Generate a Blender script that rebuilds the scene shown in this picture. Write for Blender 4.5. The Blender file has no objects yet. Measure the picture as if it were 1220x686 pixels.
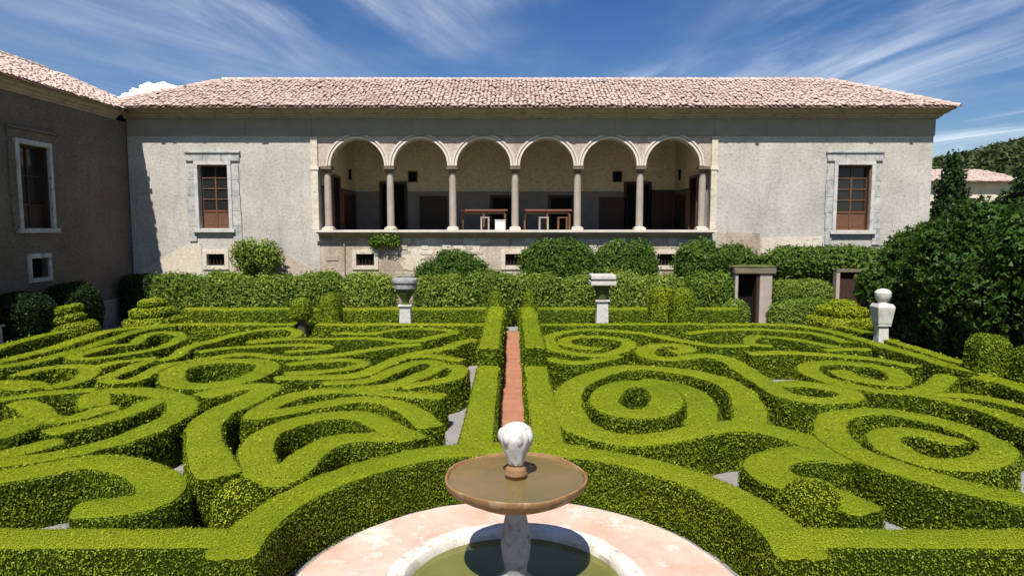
import bpy, bmesh, math
import numpy as np
from mathutils import Vector
R = math.radians
scene = bpy.context.scene
col = scene.collection
rng = np.random.default_rng(7)

# ------------------------------------------------------------------ camera, sky, sun, exposure
cam_d = bpy.data.cameras.new('camera')
cam = bpy.data.objects.new('camera', cam_d)
col.objects.link(cam)
cam.location = (0, 0, 3.9)
cam.rotation_euler = (math.pi / 2 - math.atan(73 / 800), 0, 0)
cam_d.sensor_width = 36
cam_d.lens = 36 * 800 / 1220
cam_d.clip_end = 4000
scene.camera = cam

SUN = Vector((0.11, 0.64, -1.0)).normalized()
sun_d = bpy.data.lights.new('sun', 'SUN')
sun_d.energy = 5.0
sun_d.angle = R(0.5)
sun_d.color = (1.0, 0.95, 0.87)
sun = bpy.data.objects.new('sun', sun_d)
col.objects.link(sun)
sun.location = (-10, -30, 60)
sun.rotation_euler = SUN.to_track_quat('-Z', 'Y').to_euler()

world = bpy.data.worlds.new('World')
scene.world = world
world.use_nodes = True
wn = world.node_tree.nodes
wl = world.node_tree.links
wn.clear()
w_out = wn.new('ShaderNodeOutputWorld')
w_bg = wn.new('ShaderNodeBackground')
w_bg.inputs['Strength'].default_value = 0.05
sky = wn.new('ShaderNodeTexSky')
sky.sky_type = 'NISHITA'
sky.sun_disc = False
sky.sun_elevation = math.asin(-SUN.z)
sky.sun_rotation = math.atan2(-SUN.x, -SUN.y)
sky.air_density = 1.0
sky.dust_density = 0.1
sky.ozone_density = 3.0
tc = wn.new('ShaderNodeTexCoord')
sep = wn.new('ShaderNodeSeparateXYZ')
wl.new(tc.outputs['Generated'], sep.inputs[0])


def wmath(op, a, b=None):
    n = wn.new('ShaderNodeMath')
    n.operation = op
    for i, v in enumerate((a, b)):
        if v is None:
            continue
        if isinstance(v, (int, float)):
            n.inputs[i].default_value = v
        else:
            wl.new(v, n.inputs[i])
    return n.outputs[0]


zz = wmath('MAXIMUM', wmath('SUBTRACT', sep.outputs['Z'], 0.05), 0.05)
cx = wmath('DIVIDE', sep.outputs['X'], zz)
cy = wmath('DIVIDE', sep.outputs['Y'], zz)
comb = wn.new('ShaderNodeCombineXYZ')
wl.new(cx, comb.inputs[0])
wl.new(cy, comb.inputs[1])


def cirrus(rot, scale, loc, noise_scale, lo, hi, detail=8, distort=0.6):
    m = wn.new('ShaderNodeMapping')
    m.inputs['Rotation'].default_value = (0, 0, rot)
    m.inputs['Scale'].default_value = scale
    m.inputs['Location'].default_value = loc
    wl.new(comb.outputs[0], m.inputs[0])
    n = wn.new('ShaderNodeTexNoise')
    n.inputs['Scale'].default_value = noise_scale
    n.inputs['Detail'].default_value = detail
    n.inputs['Roughness'].default_value = 0.6
    n.inputs['Distortion'].default_value = distort
    wl.new(m.outputs[0], n.inputs['Vector'])
    r = wn.new('ShaderNodeMapRange')
    r.interpolation_type = 'SMOOTHSTEP'
    r.inputs['From Min'].default_value = lo
    r.inputs['From Max'].default_value = hi
    wl.new(n.outputs['Fac'], r.inputs['Value'])
    return r.outputs[0]


streak = cirrus(R(3), (0.55, 0.10, 1), (3.1, 0.4, 0), 1.2, 0.38, 0.82, 7, 1.2)
patch = cirrus(R(-10), (0.30, 0.16, 1), (0.55, 2.2, 0), 1.0, 0.42, 0.60, 3, 0.3)
veil = cirrus(R(10), (0.22, 0.09, 1), (5.2, 1.0, 0), 1.2, 0.42, 0.78, 5, 0.2)
fac = wmath('MULTIPLY', streak, patch)
fac = wmath('MINIMUM', wmath('ADD', wmath('MULTIPLY', fac, 0.58), wmath('MULTIPLY', veil, 0.26)), 0.8)
mix = wn.new('ShaderNodeMix')
mix.data_type = 'RGBA'
wl.new(fac, mix.inputs['Factor'])
hs = wn.new('ShaderNodeHueSaturation')
hs.inputs['Hue'].default_value = 0.512
hs.inputs['Saturation'].default_value = 1.32
hs.inputs['Value'].default_value = 1.15
wl.new(sky.outputs[0], hs.inputs['Color'])
wl.new(hs.outputs[0], mix.inputs[6])
mix.inputs[7].default_value = (15.0, 15.6, 16.6, 1)
wl.new(mix.outputs[2], w_bg.inputs['Color'])
wl.new(w_bg.outputs[0], w_out.inputs[0])

scene.view_settings.view_transform = 'Standard'
scene.view_settings.look = 'None'
scene.view_settings.exposure = 0.60
scene.view_settings.gamma = 1.0
scene.render.engine = 'CYCLES'
scene.cycles.max_bounces = 6
scene.cycles.diffuse_bounces = 3
scene.cycles.transparent_max_bounces = 6
scene.cycles.use_denoising = True


# ------------------------------------------------------------------ helpers
def _hash(ix, iy, iz, seed):
    n = (ix * 374761393 + iy * 668265263 + iz * 1440662683 + seed * 974634777) & 0xFFFFFFFF
    n = ((n ^ (n >> 13)) * 1274126177) & 0xFFFFFFFF
    n = n ^ (n >> 16)
    return (n & 0xFFFF) / 32767.5 - 1.0


def vnoise(p, seed=0):
    """smooth value noise in -1..1 for an (n,3) array"""
    i = np.floor(p).astype(np.int64)
    f = p - i
    f = f * f * (3 - 2 * f)
    r = 0
    for dx in (0, 1):
        wx = f[:, 0] if dx else 1 - f[:, 0]
        for dy in (0, 1):
            wy = f[:, 1] if dy else 1 - f[:, 1]
            for dz in (0, 1):
                wz = f[:, 2] if dz else 1 - f[:, 2]
                r = r + wx * wy * wz * _hash(i[:, 0] + dx, i[:, 1] + dy, i[:, 2] + dz, seed)
    return r


ORG = {}


def mk(name, V, F, mat, parent=None, origin=None, smooth=False, tone=None):
    """one mesh object from world-space vertices"""
    V = np.asarray(V, dtype=np.float64).reshape(-1, 3)
    if parent is not None:
        origin = ORG[parent.name]
    elif origin is None:
        origin = (V[:, 0].mean(), V[:, 1].mean(), V[:, 2].min())
    o = np.array(origin, dtype=float)
    me = bpy.data.meshes.new(name)
    L = V - o
    if isinstance(F, np.ndarray):
        n, k = F.shape
        me.vertices.add(len(L))
        me.vertices.foreach_set('co', L.astype(np.float32).ravel())
        me.loops.add(n * k)
        me.loops.foreach_set('vertex_index', F.astype(np.int32).ravel())
        me.polygons.add(n)
        me.polygons.foreach_set('loop_start', np.arange(0, n * k, k, dtype=np.int32))
        me.polygons.foreach_set('loop_total', np.full(n, k, dtype=np.int32))
        me.update(calc_edges=True)
    else:
        me.from_pydata([tuple(v) for v in L], [], F)
    if tone is not None:
        a = me.attributes.new('tone', 'FLOAT', 'FACE')
        a.data.foreach_set('value', np.asarray(tone, dtype=np.float32))
    if smooth:
        me.polygons.foreach_set('use_smooth', np.ones(len(me.polygons), dtype=bool))
    if mat is not None:
        me.materials.append(mat)
    ob = bpy.data.objects.new(name, me)
    col.objects.link(ob)
    if parent is not None:
        ob.parent = parent
    else:
        ob.location = tuple(o)
    ORG[ob.name] = tuple(o)
    return ob


def thing(name, label, cat, loc, group=None):
    o = bpy.data.objects.new(name, None)
    o.empty_display_size = 0.3
    col.objects.link(o)
    o.location = loc
    ORG[o.name] = tuple(loc)
    tag(o, label, cat, group)
    return o


def tag(o, label=None, cat=None, group=None, kind=None):
    for k, v in (('label', label), ('category', cat), ('group', group), ('kind', kind)):
        if v:
            o[k] = v
    return o


class MB:
    """collects boxes, prisms and lathes into one mesh"""

    def __init__(self):
        self.V = []
        self.F = []

    def add(self, V, F):
        b = len(self.V)
        self.V += [tuple(v) for v in V]
        self.F += [tuple(b + i for i in f) for f in F]
        return self

    def box(self, x0, x1, y0, y1, z0, z1, tx=0.0, ty=0.0):
        V = [(x0, y0, z0), (x1, y0, z0), (x1, y1, z0), (x0, y1, z0),
             (x0 + tx, y0 + ty, z1), (x1 - tx, y0 + ty, z1), (x1 - tx, y1 - ty, z1), (x0 + tx, y1 - ty, z1)]
        return self.add(V, [(3, 2, 1, 0), (4, 5, 6, 7), (0, 1, 5, 4), (1, 2, 6, 5), (2, 3, 7, 6), (3, 0, 4, 7)])

    def lathe(self, cx, cy, prof, n=32, cap=True):
        V = []
        F = []
        for r, z in prof:
            for k in range(n):
                a = 2 * math.pi * k / n
                V.append((cx + r * math.cos(a), cy + r * math.sin(a), z))
        for i in range(len(prof) - 1):
            for k in range(n):
                k2 = (k + 1) % n
                F.append((i * n + k, i * n + k2, (i + 1) * n + k2, (i + 1) * n + k))
        if cap:
            F.append(tuple(range(n - 1, -1, -1)))
            F.append(tuple((len(prof) - 1) * n + k for k in range(n)))
        return self.add(V, F)

    def extrude_x(self, prof, x0, x1):
        """closed (y,z) outline swept along x"""
        n = len(prof)
        V = [(x0, y, z) for y, z in prof] + [(x1, y, z) for y, z in prof]
        F = [(i, (i + 1) % n, n + (i + 1) % n, n + i) for i in range(n)]
        F += [tuple(range(n - 1, -1, -1)), tuple(range(n, 2 * n))]
        return self.add(V, F)

    def extrude_y(self, prof, y0, y1):
        """closed (x,z) outline swept along y"""
        n = len(prof)
        V = [(x, y0, z) for x, z in prof] + [(x, y1, z) for x, z in prof]
        F = [(i, (i + 1) % n, n + (i + 1) % n, n + i) for i in range(n)]
        F += [tuple(range(n - 1, -1, -1)), tuple(range(n, 2 * n))]
        return self.add(V, F)

    def mapped(self, fn):
        self.V = [fn(*v) for v in self.V]
        return self

    def build(self, name, mat, parent=None, origin=None, bevel=0.0, smooth=False):
        o = mk(name, self.V, self.F, mat, parent, origin)
        bm = bmesh.new()
        bm.from_mesh(o.data)
        bmesh.ops.recalc_face_normals(bm, faces=bm.faces)
        if bevel:
            es = [e for e in bm.edges if len(e.link_faces) == 2 and e.calc_face_angle(0) > 0.5]
            bmesh.ops.bevel(bm, geom=es, offset=bevel, segments=2, affect='EDGES', profile=0.6)
        bm.to_mesh(o.data)
        bm.free()
        if smooth:
            o.data.polygons.foreach_set('use_smooth', np.ones(len(o.data.polygons), dtype=bool))
            o.data.set_sharp_from_angle(angle=R(35))
        return o


# ------------------------------------------------------------------ materials
def new_mat(name):
    m = bpy.data.materials.new(name)
    m.use_nodes = True
    nt = m.node_tree
    b = nt.nodes['Principled BSDF']
    return m, nt, b


def ramp(nt, stops, src):
    r = nt.nodes.new('ShaderNodeValToRGB')
    e = r.color_ramp.elements
    while len(e) < len(stops):
        e.new(0.5)
    for i, (p, c) in enumerate(stops):
        e[i].position = p
        e[i].color = (*c, 1)
    nt.links.new(src, r.inputs[0])
    return r.outputs[0]


def noise(nt, scale, detail=4, rough=0.55, vec=None, dist=0.0):
    n = nt.nodes.new('ShaderNodeTexNoise')
    n.inputs['Scale'].default_value = scale
    n.inputs['Detail'].default_value = detail
    n.inputs['Roughness'].default_value = rough
    n.inputs['Distortion'].default_value = dist
    if vec is None:
        vec = coords(nt)
    nt.links.new(vec, n.inputs['Vector'])
    return n.outputs['Fac']


def coords(nt, scale=None, rot=None):
    t = nt.nodes.new('ShaderNodeTexCoord')
    if scale is None and rot is None:
        return t.outputs['Object']
    m = nt.nodes.new('ShaderNodeMapping')
    if scale:
        m.inputs['Scale'].default_value = scale
    if rot:
        m.inputs['Rotation'].default_value = rot
    nt.links.new(t.outputs['Object'], m.inputs[0])
    return m.outputs[0]


def mixc(nt, f, a, b, mode='MIX'):
    m = nt.nodes.new('ShaderNodeMix')
    m.data_type = 'RGBA'
    m.blend_type = mode
    for sock, v in ((m.inputs['Factor'], f), (m.inputs[6], a), (m.inputs[7], b)):
        if isinstance(v, (int, float)):
            sock.default_value = v
        elif isinstance(v, tuple):
            sock.default_value = (*v, 1)
        else:
            nt.links.new(v, sock)
    return m.outputs[2]


def bump(nt, b, h, strength=0.4, dist=0.02, prev=None):
    n = nt.nodes.new('ShaderNodeBump')
    n.inputs['Strength'].default_value = strength
    n.inputs['Distance'].default_value = dist
    nt.links.new(h, n.inputs['Height'])
    if prev is not None:
        nt.links.new(prev, n.inputs['Normal'])
    nt.links.new(n.outputs[0], b.inputs['Normal'])
    return n.outputs[0]


def stone_mat(name, c0, c1, scale=3.0, rough=0.9, bs=0.35, spots=None, fine=40):
    m, nt, b = new_mat(name)
    base = ramp(nt, [(0.3, c0), (0.7, c1)], noise(nt, scale, 6, 0.65))
    if spots:
        f = ramp(nt, [(0.52, (0, 0, 0)), (0.68, (1, 1, 1))], noise(nt, scale * 2.3, 5, 0.7))
        base = mixc(nt, f, base, spots)
    nt.links.new(base, b.inputs['Base Color'])
    b.inputs['Roughness'].default_value = rough
    b.inputs['Specular IOR Level'].default_value = 0.2
    bump(nt, b, noise(nt, fine, 5, 0.7), bs, 0.02)
    return m


def plaster_mat(name, c_lo, c_hi, c_stain, stain_amt=0.5, courses=0.25):
    m, nt, b = new_mat(name)
    base = ramp(nt, [(0.28, c_lo), (0.72, c_hi)], noise(nt, 0.55, 8, 0.62))
    fine = ramp(nt, [(0.36, (0.52, 0.51, 0.49)), (0.50, (0.95, 0.945, 0.94)), (0.62, (1.06, 1.05, 1.04))], noise(nt, 7, 9, 0.85, coords(nt, (1.0, 1.0, 1.7))))
    base = mixc(nt, 1.0, base, fine, 'MULTIPLY')
    # run-off streaks and blotches with their own outline
    st = ramp(nt, [(0.52, (0, 0, 0)), (0.72, (1, 1, 1))], noise(nt, 1.0, 8, 0.75, coords(nt, (2.2, 2.2, 0.45)), 0.5))
    mlt = nt.nodes.new('ShaderNodeMath')
    mlt.operation = 'MULTIPLY'
    mlt.inputs[1].default_value = stain_amt
    nt.links.new(st, mlt.inputs[0])
    base = mixc(nt, mlt.outputs[0], base, c_stain)
    pk = ramp(nt, [(0.62, (0, 0, 0)), (0.65, (0.9, 0.9, 0.9))], noise(nt, 4.5, 8, 0.8))
    base = mixc(nt, pk, base, (0.22, 0.20, 0.18))
    nt.links.new(base, b.inputs['Base Color'])
    b.inputs['Roughness'].default_value = 0.95
    b.inputs['Specular IOR Level'].default_value = 0.1
    # the coursing of the masonry just telegraphs through the thin render
    br = nt.nodes.new('ShaderNodeTexBrick')
    br.inputs['Scale'].default_value = 1.0
    br.inputs['Brick Width'].default_value = 0.55
    br.inputs['Row Height'].default_value = 0.17
    br.inputs['Mortar Size'].default_value = 0.012
    br.inputs['Mortar Smooth'].default_value = 0.8
    br.inputs['Color1'].default_value = (1, 1, 1, 1)
    br.inputs['Color2'].default_value = (0.8, 0.8, 0.8, 1)
    br.inputs['Mortar'].default_value = (0, 0, 0, 1)
    t = nt.nodes.new('ShaderNodeTexCoord')
    sp = nt.nodes.new('ShaderNodeSeparateXYZ')
    nt.links.new(t.outputs['Object'], sp.inputs[0])
    ad = nt.nodes.new('ShaderNodeMath')
    nt.links.new(sp.outputs[0], ad.inputs[0])
    nt.links.new(sp.outputs[1], ad.inputs[1])
    cb = nt.nodes.new('ShaderNodeCombineXYZ')
    nt.links.new(ad.outputs[0], cb.inputs[0])
    nt.links.new(sp.outputs[2], cb.inputs[1])
    nt.links.new(cb.outputs[0], br.inputs['Vector'])
    p = bump(nt, b, br.outputs['Color'], courses, 0.03)
    bump(nt, b, noise(nt, 22, 6, 0.75), 0.55, 0.025, p)
    return m


def plain_mat(name, c, rough=0.7, vary=0.25, scale=6.0, spec=0.3, bs=0.15, grain=None):
    m, nt, b = new_mat(name)
    vec = coords(nt, grain) if grain else None
    f = noise(nt, scale, 5, 0.65, vec)
    lo = tuple(x * (1 - vary) for x in c)
    hi = tuple(min(1, x * (1 + vary)) for x in c)
    nt.links.new(ramp(nt, [(0.3, lo), (0.7, hi)], f), b.inputs['Base Color'])
    b.inputs['Roughness'].default_value = rough
    b.inputs['Specular IOR Level'].default_value = spec
    bump(nt, b, f, bs, 0.01)
    return m


def leaf_mat(name, stops, trans=0.25, rough=0.5, cool=(0.72, 0.86, 1.0)):
    m, nt, b = new_mat(name)
    at = nt.nodes.new('ShaderNodeAttribute')
    at.attribute_name = 'tone'
    c = ramp(nt, stops, at.outputs['Fac'])
    if cool:
        c = mixc(nt, ramp(nt, [(0.40, (0, 0, 0)), (0.68, (0.6, 0.6, 0.6))], noise(nt, 0.8, 4, 0.6)), c, cool, 'MULTIPLY')
    nt.links.new(c, b.inputs['Base Color'])
    b.inputs['Roughness'].default_value = rough
    b.inputs['Specular IOR Level'].default_value = 0.12
    tr = nt.nodes.new('ShaderNodeBsdfTranslucent')
    nt.links.new(c, tr.inputs['Color'])
    mx = nt.nodes.new('ShaderNodeMixShader')
    mx.inputs[0].default_value = trans
    nt.links.new(b.outputs[0], mx.inputs[1])
    nt.links.new(tr.outputs[0], mx.inputs[2])
    nt.links.new(mx.outputs[0], nt.nodes['Material Output'].inputs[0])
    return m


def core_mat(name, lo, hi):
    m, nt, b = new_mat(name)
    nt.links.new(ramp(nt, [(0.3, lo), (0.7, hi)], noise(nt, 38, 4, 0.7)), b.inputs['Base Color'])
    b.inputs['Roughness'].default_value = 0.9
    b.inputs['Specular IOR Level'].default_value = 0.05
    bump(nt, b, noise(nt, 55, 4, 0.7), 1.0, 0.05)
    return m


def tile_mat(name):
    m, nt, b = new_mat(name)
    at = nt.nodes.new('ShaderNodeAttribute')
    at.attribute_name = 'tone'
    c = ramp(nt, [(0.0, (0.35, 0.245, 0.20)), (0.3, (0.44, 0.325, 0.275)), (0.65, (0.50, 0.385, 0.335)), (1.0, (0.55, 0.455, 0.40))], at.outputs['Fac'])
    l = ramp(nt, [(0.45, (0, 0, 0)), (0.7, (0.75, 0.75, 0.75))], noise(nt, 3.5, 7, 0.75))
    c = mixc(nt, l, c, (0.40, 0.35, 0.31))
    nt.links.new(c, b.inputs['Base Color'])
    b.inputs['Roughness'].default_value = 0.9
    b.inputs['Specular IOR Level'].default_value = 0.15
    bump(nt, b, noise(nt, 30, 4, 0.7), 0.4, 0.01)
    return m


def water_mat(name, c0, c1, scale, rough=0.06):
    m, nt, b = new_mat(name)
    nt.links.new(ramp(nt, [(0.3, c0), (0.7, c1)], noise(nt, scale, 4, 0.55)), b.inputs['Base Color'])
    b.inputs['Roughness'].default_value = rough
    b.inputs['IOR'].default_value = 1.33
    bump(nt, b, noise(nt, 9, 3, 0.5), 0.06, 0.02)
    return m


M = {}
M['plaster'] = plaster_mat('facade plaster', (0.37, 0.345, 0.312), (0.545, 0.515, 0.473), (0.26, 0.232, 0.20), 0.6, 0.12)
M['plaster_low'] = plaster_mat('patched base plaster', (0.30, 0.235, 0.17), (0.60, 0.53, 0.44), (0.20, 0.15, 0.11), 0.95, 0.3)
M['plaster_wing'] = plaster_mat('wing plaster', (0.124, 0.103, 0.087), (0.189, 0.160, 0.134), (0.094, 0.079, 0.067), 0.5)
M['spandrel'] = plaster_mat('arcade plaster', (0.40, 0.315, 0.26), (0.56, 0.485, 0.42), (0.23, 0.155, 0.12), 0.95, 0.12)
M['patch'] = plaster_mat('lime patch', (0.54, 0.475, 0.375), (0.66, 0.60, 0.50), (0.40, 0.33, 0.25), 0.45, 0.1)
M['cornice'] = stone_mat('cornice stone', (0.24, 0.20, 0.145), (0.36, 0.30, 0.22), 1.2, 0.9, 0.3, (0.17, 0.15, 0.12))
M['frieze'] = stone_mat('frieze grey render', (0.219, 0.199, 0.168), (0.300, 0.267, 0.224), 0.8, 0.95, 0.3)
M['archivolt'] = stone_mat('archivolt stone', (0.514, 0.450, 0.385), (0.661, 0.606, 0.533), 2.0, 0.9, 0.3)
M['column'] = stone_mat('column stone', (0.292, 0.247, 0.209), (0.383, 0.331, 0.286), 2.5, 0.85, 0.3)
M['capital'] = stone_mat('capital stone', (0.120, 0.096, 0.072), (0.180, 0.150, 0.114), 4, 0.9, 0.4)
M['surround'] = stone_mat('grey window stone', (0.271, 0.279, 0.279), (0.505, 0.496, 0.469), 2.4, 0.9, 0.4, (0.180, 0.180, 0.180))
M['framestone'] = stone_mat('pale frame stone', (0.40, 0.39, 0.37), (0.54, 0.525, 0.50), 2.2, 0.9, 0.35, (0.30, 0.29, 0.275))
M['whitestone'] = stone_mat('white marble', (0.427, 0.413, 0.386), (0.551, 0.538, 0.510), 3.0, 0.7, 0.25, (0.344, 0.317, 0.282))
M['greystone'] = stone_mat('weathered grey stone', (0.216, 0.216, 0.223), (0.360, 0.360, 0.367), 3.5, 0.85, 0.4, (0.130, 0.130, 0.122))
M['rimstone'] = stone_mat('pool rim stone', (0.508, 0.459, 0.402), (0.656, 0.623, 0.574), 2.6, 0.8, 0.3, (0.394, 0.320, 0.254))
M['pinkstone'] = stone_mat('pink paving', (0.451, 0.279, 0.205), (0.590, 0.467, 0.402), 1.1, 0.85, 0.3, (0.607, 0.541, 0.492))
M['bowlstone'] = stone_mat('stained bowl stone', (0.171, 0.084, 0.031), (0.275, 0.165, 0.078), 3.0, 0.6, 0.3, (0.314, 0.230, 0.148))
M['terracotta'] = stone_mat('terracotta walk', (0.307, 0.129, 0.075), (0.384, 0.183, 0.114), 1.4, 0.85, 0.25, (0.268, 0.115, 0.073))
M['gravel'] = stone_mat('grey gravel', (0.201, 0.191, 0.185), (0.273, 0.261, 0.255), 1.5, 0.95, 0.6, None, 90)
M['soil'] = stone_mat('dry meadow ground', (0.10, 0.11, 0.045), (0.17, 0.16, 0.08), 0.05, 0.95, 0.5, None, 3)
M['pinkbase'] = stone_mat('pale plinth render', (0.272, 0.228, 0.220), (0.352, 0.304, 0.292), 1.4, 0.95, 0.3)
M['wood'] = plain_mat('brown timber', (0.125, 0.062, 0.033), 0.6, 0.35, 5, 0.3, 0.2, (8, 8, 1))
M['redwood'] = plain_mat('red brown timber', (0.19, 0.075, 0.05), 0.55, 0.3, 5, 0.3, 0.2, (1, 8, 8))
M['darkwood'] = plain_mat('dark timber', (0.045, 0.026, 0.017), 0.6, 0.35, 5, 0.3, 0.2, (8, 8, 1))
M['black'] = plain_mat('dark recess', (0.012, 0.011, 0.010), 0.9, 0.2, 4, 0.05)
M['white'] = plain_mat('white paint', (0.60, 0.59, 0.57), 0.6, 0.06, 4, 0.3)
M['yellow'] = plaster_mat('cream lime wash', (0.56, 0.47, 0.32), (0.68, 0.59, 0.43), (0.46, 0.38, 0.26), 0.4, 0.1)
M['dado'] = stone_mat('grey tiled dado', (0.143, 0.138, 0.129), (0.231, 0.214, 0.193), 1.6, 0.5, 0.2)
M['floor'] = stone_mat('loggia floor', (0.40, 0.33, 0.27), (0.50, 0.43, 0.36), 1.5, 0.8, 0.2)
M['tile'] = tile_mat('roof tile')
M['underroof'] = plain_mat('roof bedding', (0.20, 0.13, 0.10), 0.95, 0.3, 3, 0.05)
M['bark'] = plain_mat('bark', (0.075, 0.055, 0.04), 0.95, 0.4, 9, 0.05, 0.6)
gm, gnt, gb = new_mat('window glass')
gb.inputs['Base Color'].default_value = (0.02, 0.021, 0.022, 1)
gb.inputs['Roughness'].default_value = 0.12
gb.inputs['Specular IOR Level'].default_value = 0.35
M['glass'] = gm
M['pool'] = water_mat('pool water', (0.105, 0.105, 0.022), (0.15, 0.145, 0.036), 1.2)
M['bowlwater'] = water_mat('bowl water', (0.105, 0.095, 0.035), (0.20, 0.125, 0.05), 1.4)

M['box_leaf'] = leaf_mat('box leaves', [(0.0, (0.102, 0.150, 0.009)), (0.45, (0.229, 0.283, 0.011)), (0.8, (0.299, 0.341, 0.017)), (1.0, (0.383, 0.403, 0.043))], 0.12)
M['box_core'] = core_mat('box twig shade tone', (0.021, 0.031, 0.002), (0.045, 0.062, 0.004))  # twig body, darkened so that hedge sides look shaded
M['box_top'] = core_mat('box shoot sun tone', (0.116, 0.168, 0.009), (0.287, 0.348, 0.015))  # fresh clipped growth, with the sunlit look of hedge tops painted in
M['hedge_leaf'] = leaf_mat('hedge leaves', [(0.0, (0.055, 0.105, 0.013)), (0.5, (0.138, 0.209, 0.026)), (1.0, (0.297, 0.341, 0.061))], 0.25)
M['bush_leaf'] = leaf_mat('bush leaves', [(0.0, (0.022, 0.05, 0.008)), (0.5, (0.055, 0.11, 0.014)), (1.0, (0.13, 0.19, 0.03))], 0.2)
M['hedge_core'] = core_mat('hedge twigs', (0.014, 0.024, 0.005), (0.04, 0.06, 0.010))
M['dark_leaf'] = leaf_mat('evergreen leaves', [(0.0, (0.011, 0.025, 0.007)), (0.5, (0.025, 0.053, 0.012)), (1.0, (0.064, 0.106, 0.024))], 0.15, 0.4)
M['laurel_leaf'] = leaf_mat('laurel leaves', [(0.0, (0.014, 0.034, 0.006)), (0.5, (0.036, 0.075, 0.010)), (1.0, (0.085, 0.135, 0.022))], 0.12, 0.45)
M['dark_core'] = core_mat('evergreen twigs', (0.005, 0.009, 0.003), (0.013, 0.022, 0.006))
M['hill_leaf'] = leaf_mat('hill scrub leaves', [(0.0, (0.025, 0.042, 0.014)), (0.5, (0.055, 0.075, 0.022)), (1.0, (0.10, 0.12, 0.035))], 0.15)
M['moss'] = stone_mat('moss', (0.05, 0.06, 0.02), (0.11, 0.12, 0.04), 6, 0.95, 0.6)


# ------------------------------------------------------------------ foliage
def leaves(parent, V, F, mat, dens, size, quads=False, jitter=0.6, lift=0.03, name='leaves', tone_shift=0.0, up=0.0, clipped=False, outward=None):
    """small leaf faces scattered over a surface (V, quads F); dens and size are functions of distance from the terrace"""
    V = np.asarray(V, float)
    T = np.concatenate([F[:, [0, 1, 2]], F[:, [0, 2, 3]]])
    a, b, c = V[T[:, 0]], V[T[:, 1]], V[T[:, 2]]
    N = np.cross(b - a, c - a)
    if outward is not None:
        E2 = np.concatenate([outward, outward])
        N = N * np.where((N * E2).sum(1) < 0, -1, 1)[:, None]
    A = np.linalg.norm(N, axis=1)
    ok = A > 1e-9
    T, a, b, c, N, A = T[ok], a[ok], b[ok], c[ok], N[ok], A[ok]
    N = N / A[:, None]
    A = A * 0.5
    ctr = (a + b + c) / 3
    dist = np.hypot(ctr[:, 0], ctr[:, 1])
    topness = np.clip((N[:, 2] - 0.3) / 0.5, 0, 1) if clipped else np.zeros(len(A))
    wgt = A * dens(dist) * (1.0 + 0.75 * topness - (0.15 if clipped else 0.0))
    n = int(wgt.sum())
    if n < 3:
        return None
    idx = rng.choice(len(A), n, p=wgt / wgt.sum())
    r1 = np.sqrt(rng.random(n))[:, None]
    r2 = rng.random(n)[:, None]
    P = (1 - r1) * a[idx] + r1 * (1 - r2) * b[idx] + r1 * r2 * c[idx]
    jt = jitter * (1 - 0.72 * topness[idx])[:, None]
    nn = N[idx] + jt * rng.normal(size=(n, 3)) * 0.7
    nn[:, 2] += up
    nn /= np.linalg.norm(nn, axis=1)[:, None] + 1e-9
    t = np.cross(nn, rng.normal(size=(n, 3)))
    t /= np.linalg.norm(t, axis=1)[:, None] + 1e-9
    bt = np.cross(nn, t)
    L = (size(dist[idx]) * rng.uniform(0.7, 1.3, n) * (1 - 0.22 * topness[idx]))[:, None]
    W = L * 0.55
    P = P + N[idx] * (rng.uniform(-0.25, 1.0, n) * lift * (1 - 0.6 * topness[idx]))[:, None]
    P[:, 2] = np.maximum(P[:, 2], 0.03)
    clump = vnoise(P * 3.1, 5) * 0.12 + vnoise(P * 0.9, 9) * 0.17
    tone = np.clip(0.47 + clump + rng.normal(size=n) * (0.12 - 0.07 * topness[idx]) + tone_shift + (0.40 * topness[idx] - 0.32 if clipped else 0.0), 0, 1)  # clipped hedges: sunlit tops and shaded sides put into the leaf colour
    if quads:
        VV = np.stack([P - t * L * 0.5, P + bt * W * 0.5, P + t * L * 0.5 + nn * L * 0.1, P - bt * W * 0.5], 1).reshape(-1, 3)
        FF = np.arange(4 * n).reshape(n, 4)
    else:
        VV = np.stack([P - t * L * 0.4 + bt * W * 0.6, P + t * L * 0.65, P - t * L * 0.4 - bt * W * 0.6], 1).reshape(-1, 3)
        FF = np.arange(3 * n).reshape(n, 3)
    o = mk(name, VV, FF, mat, parent, tone=tone)
    o['kind'] = 'stuff'
    return o


def spline(pts, closed, step):
    p = np.array(pts, float)
    n = len(p)
    out = []
    segs = n if closed else n - 1
    for i in range(segs):
        if closed:
            a, b, c, d = p[(i - 1) % n], p[i], p[(i + 1) % n], p[(i + 2) % n]
        else:
            a, b, c, d = p[max(i - 1, 0)], p[i], p[i + 1], p[min(i + 2, n - 1)]
        m = max(2, int(np.linalg.norm(c - b) / step * 2))
        t = np.linspace(0, 1, m, endpoint=False)[:, None]
        out.append(0.5 * ((2 * b) + (-a + c) * t + (2 * a - 5 * b + 4 * c - d) * t ** 2 + (-a + 3 * b - 3 * c + d) * t ** 3))
    if not closed:
        out.append(p[-1:])
    q = np.concatenate(out)
    if closed:
        q = np.concatenate([q, q[:1]])
    s = np.concatenate([[0], np.cumsum(np.linalg.norm(np.diff(q, axis=0), axis=1))])
    m = max(4, int(s[-1] / step))
    ss = np.linspace(0, s[-1], m + 1)
    r = np.stack([np.interp(ss, s, q[:, 0]), np.interp(ss, s, q[:, 1])], 1)
    for _ in range(2):
        if closed:
            k = r[:-1]
            k = 0.25 * np.roll(k, 1, 0) + 0.5 * k + 0.25 * np.roll(k, -1, 0)
            r = np.concatenate([k, k[:1]])
        else:
            r[1:-1] = 0.25 * r[:-2] + 0.5 * r[1:-1] + 0.25 * r[2:]
    return r


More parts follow.
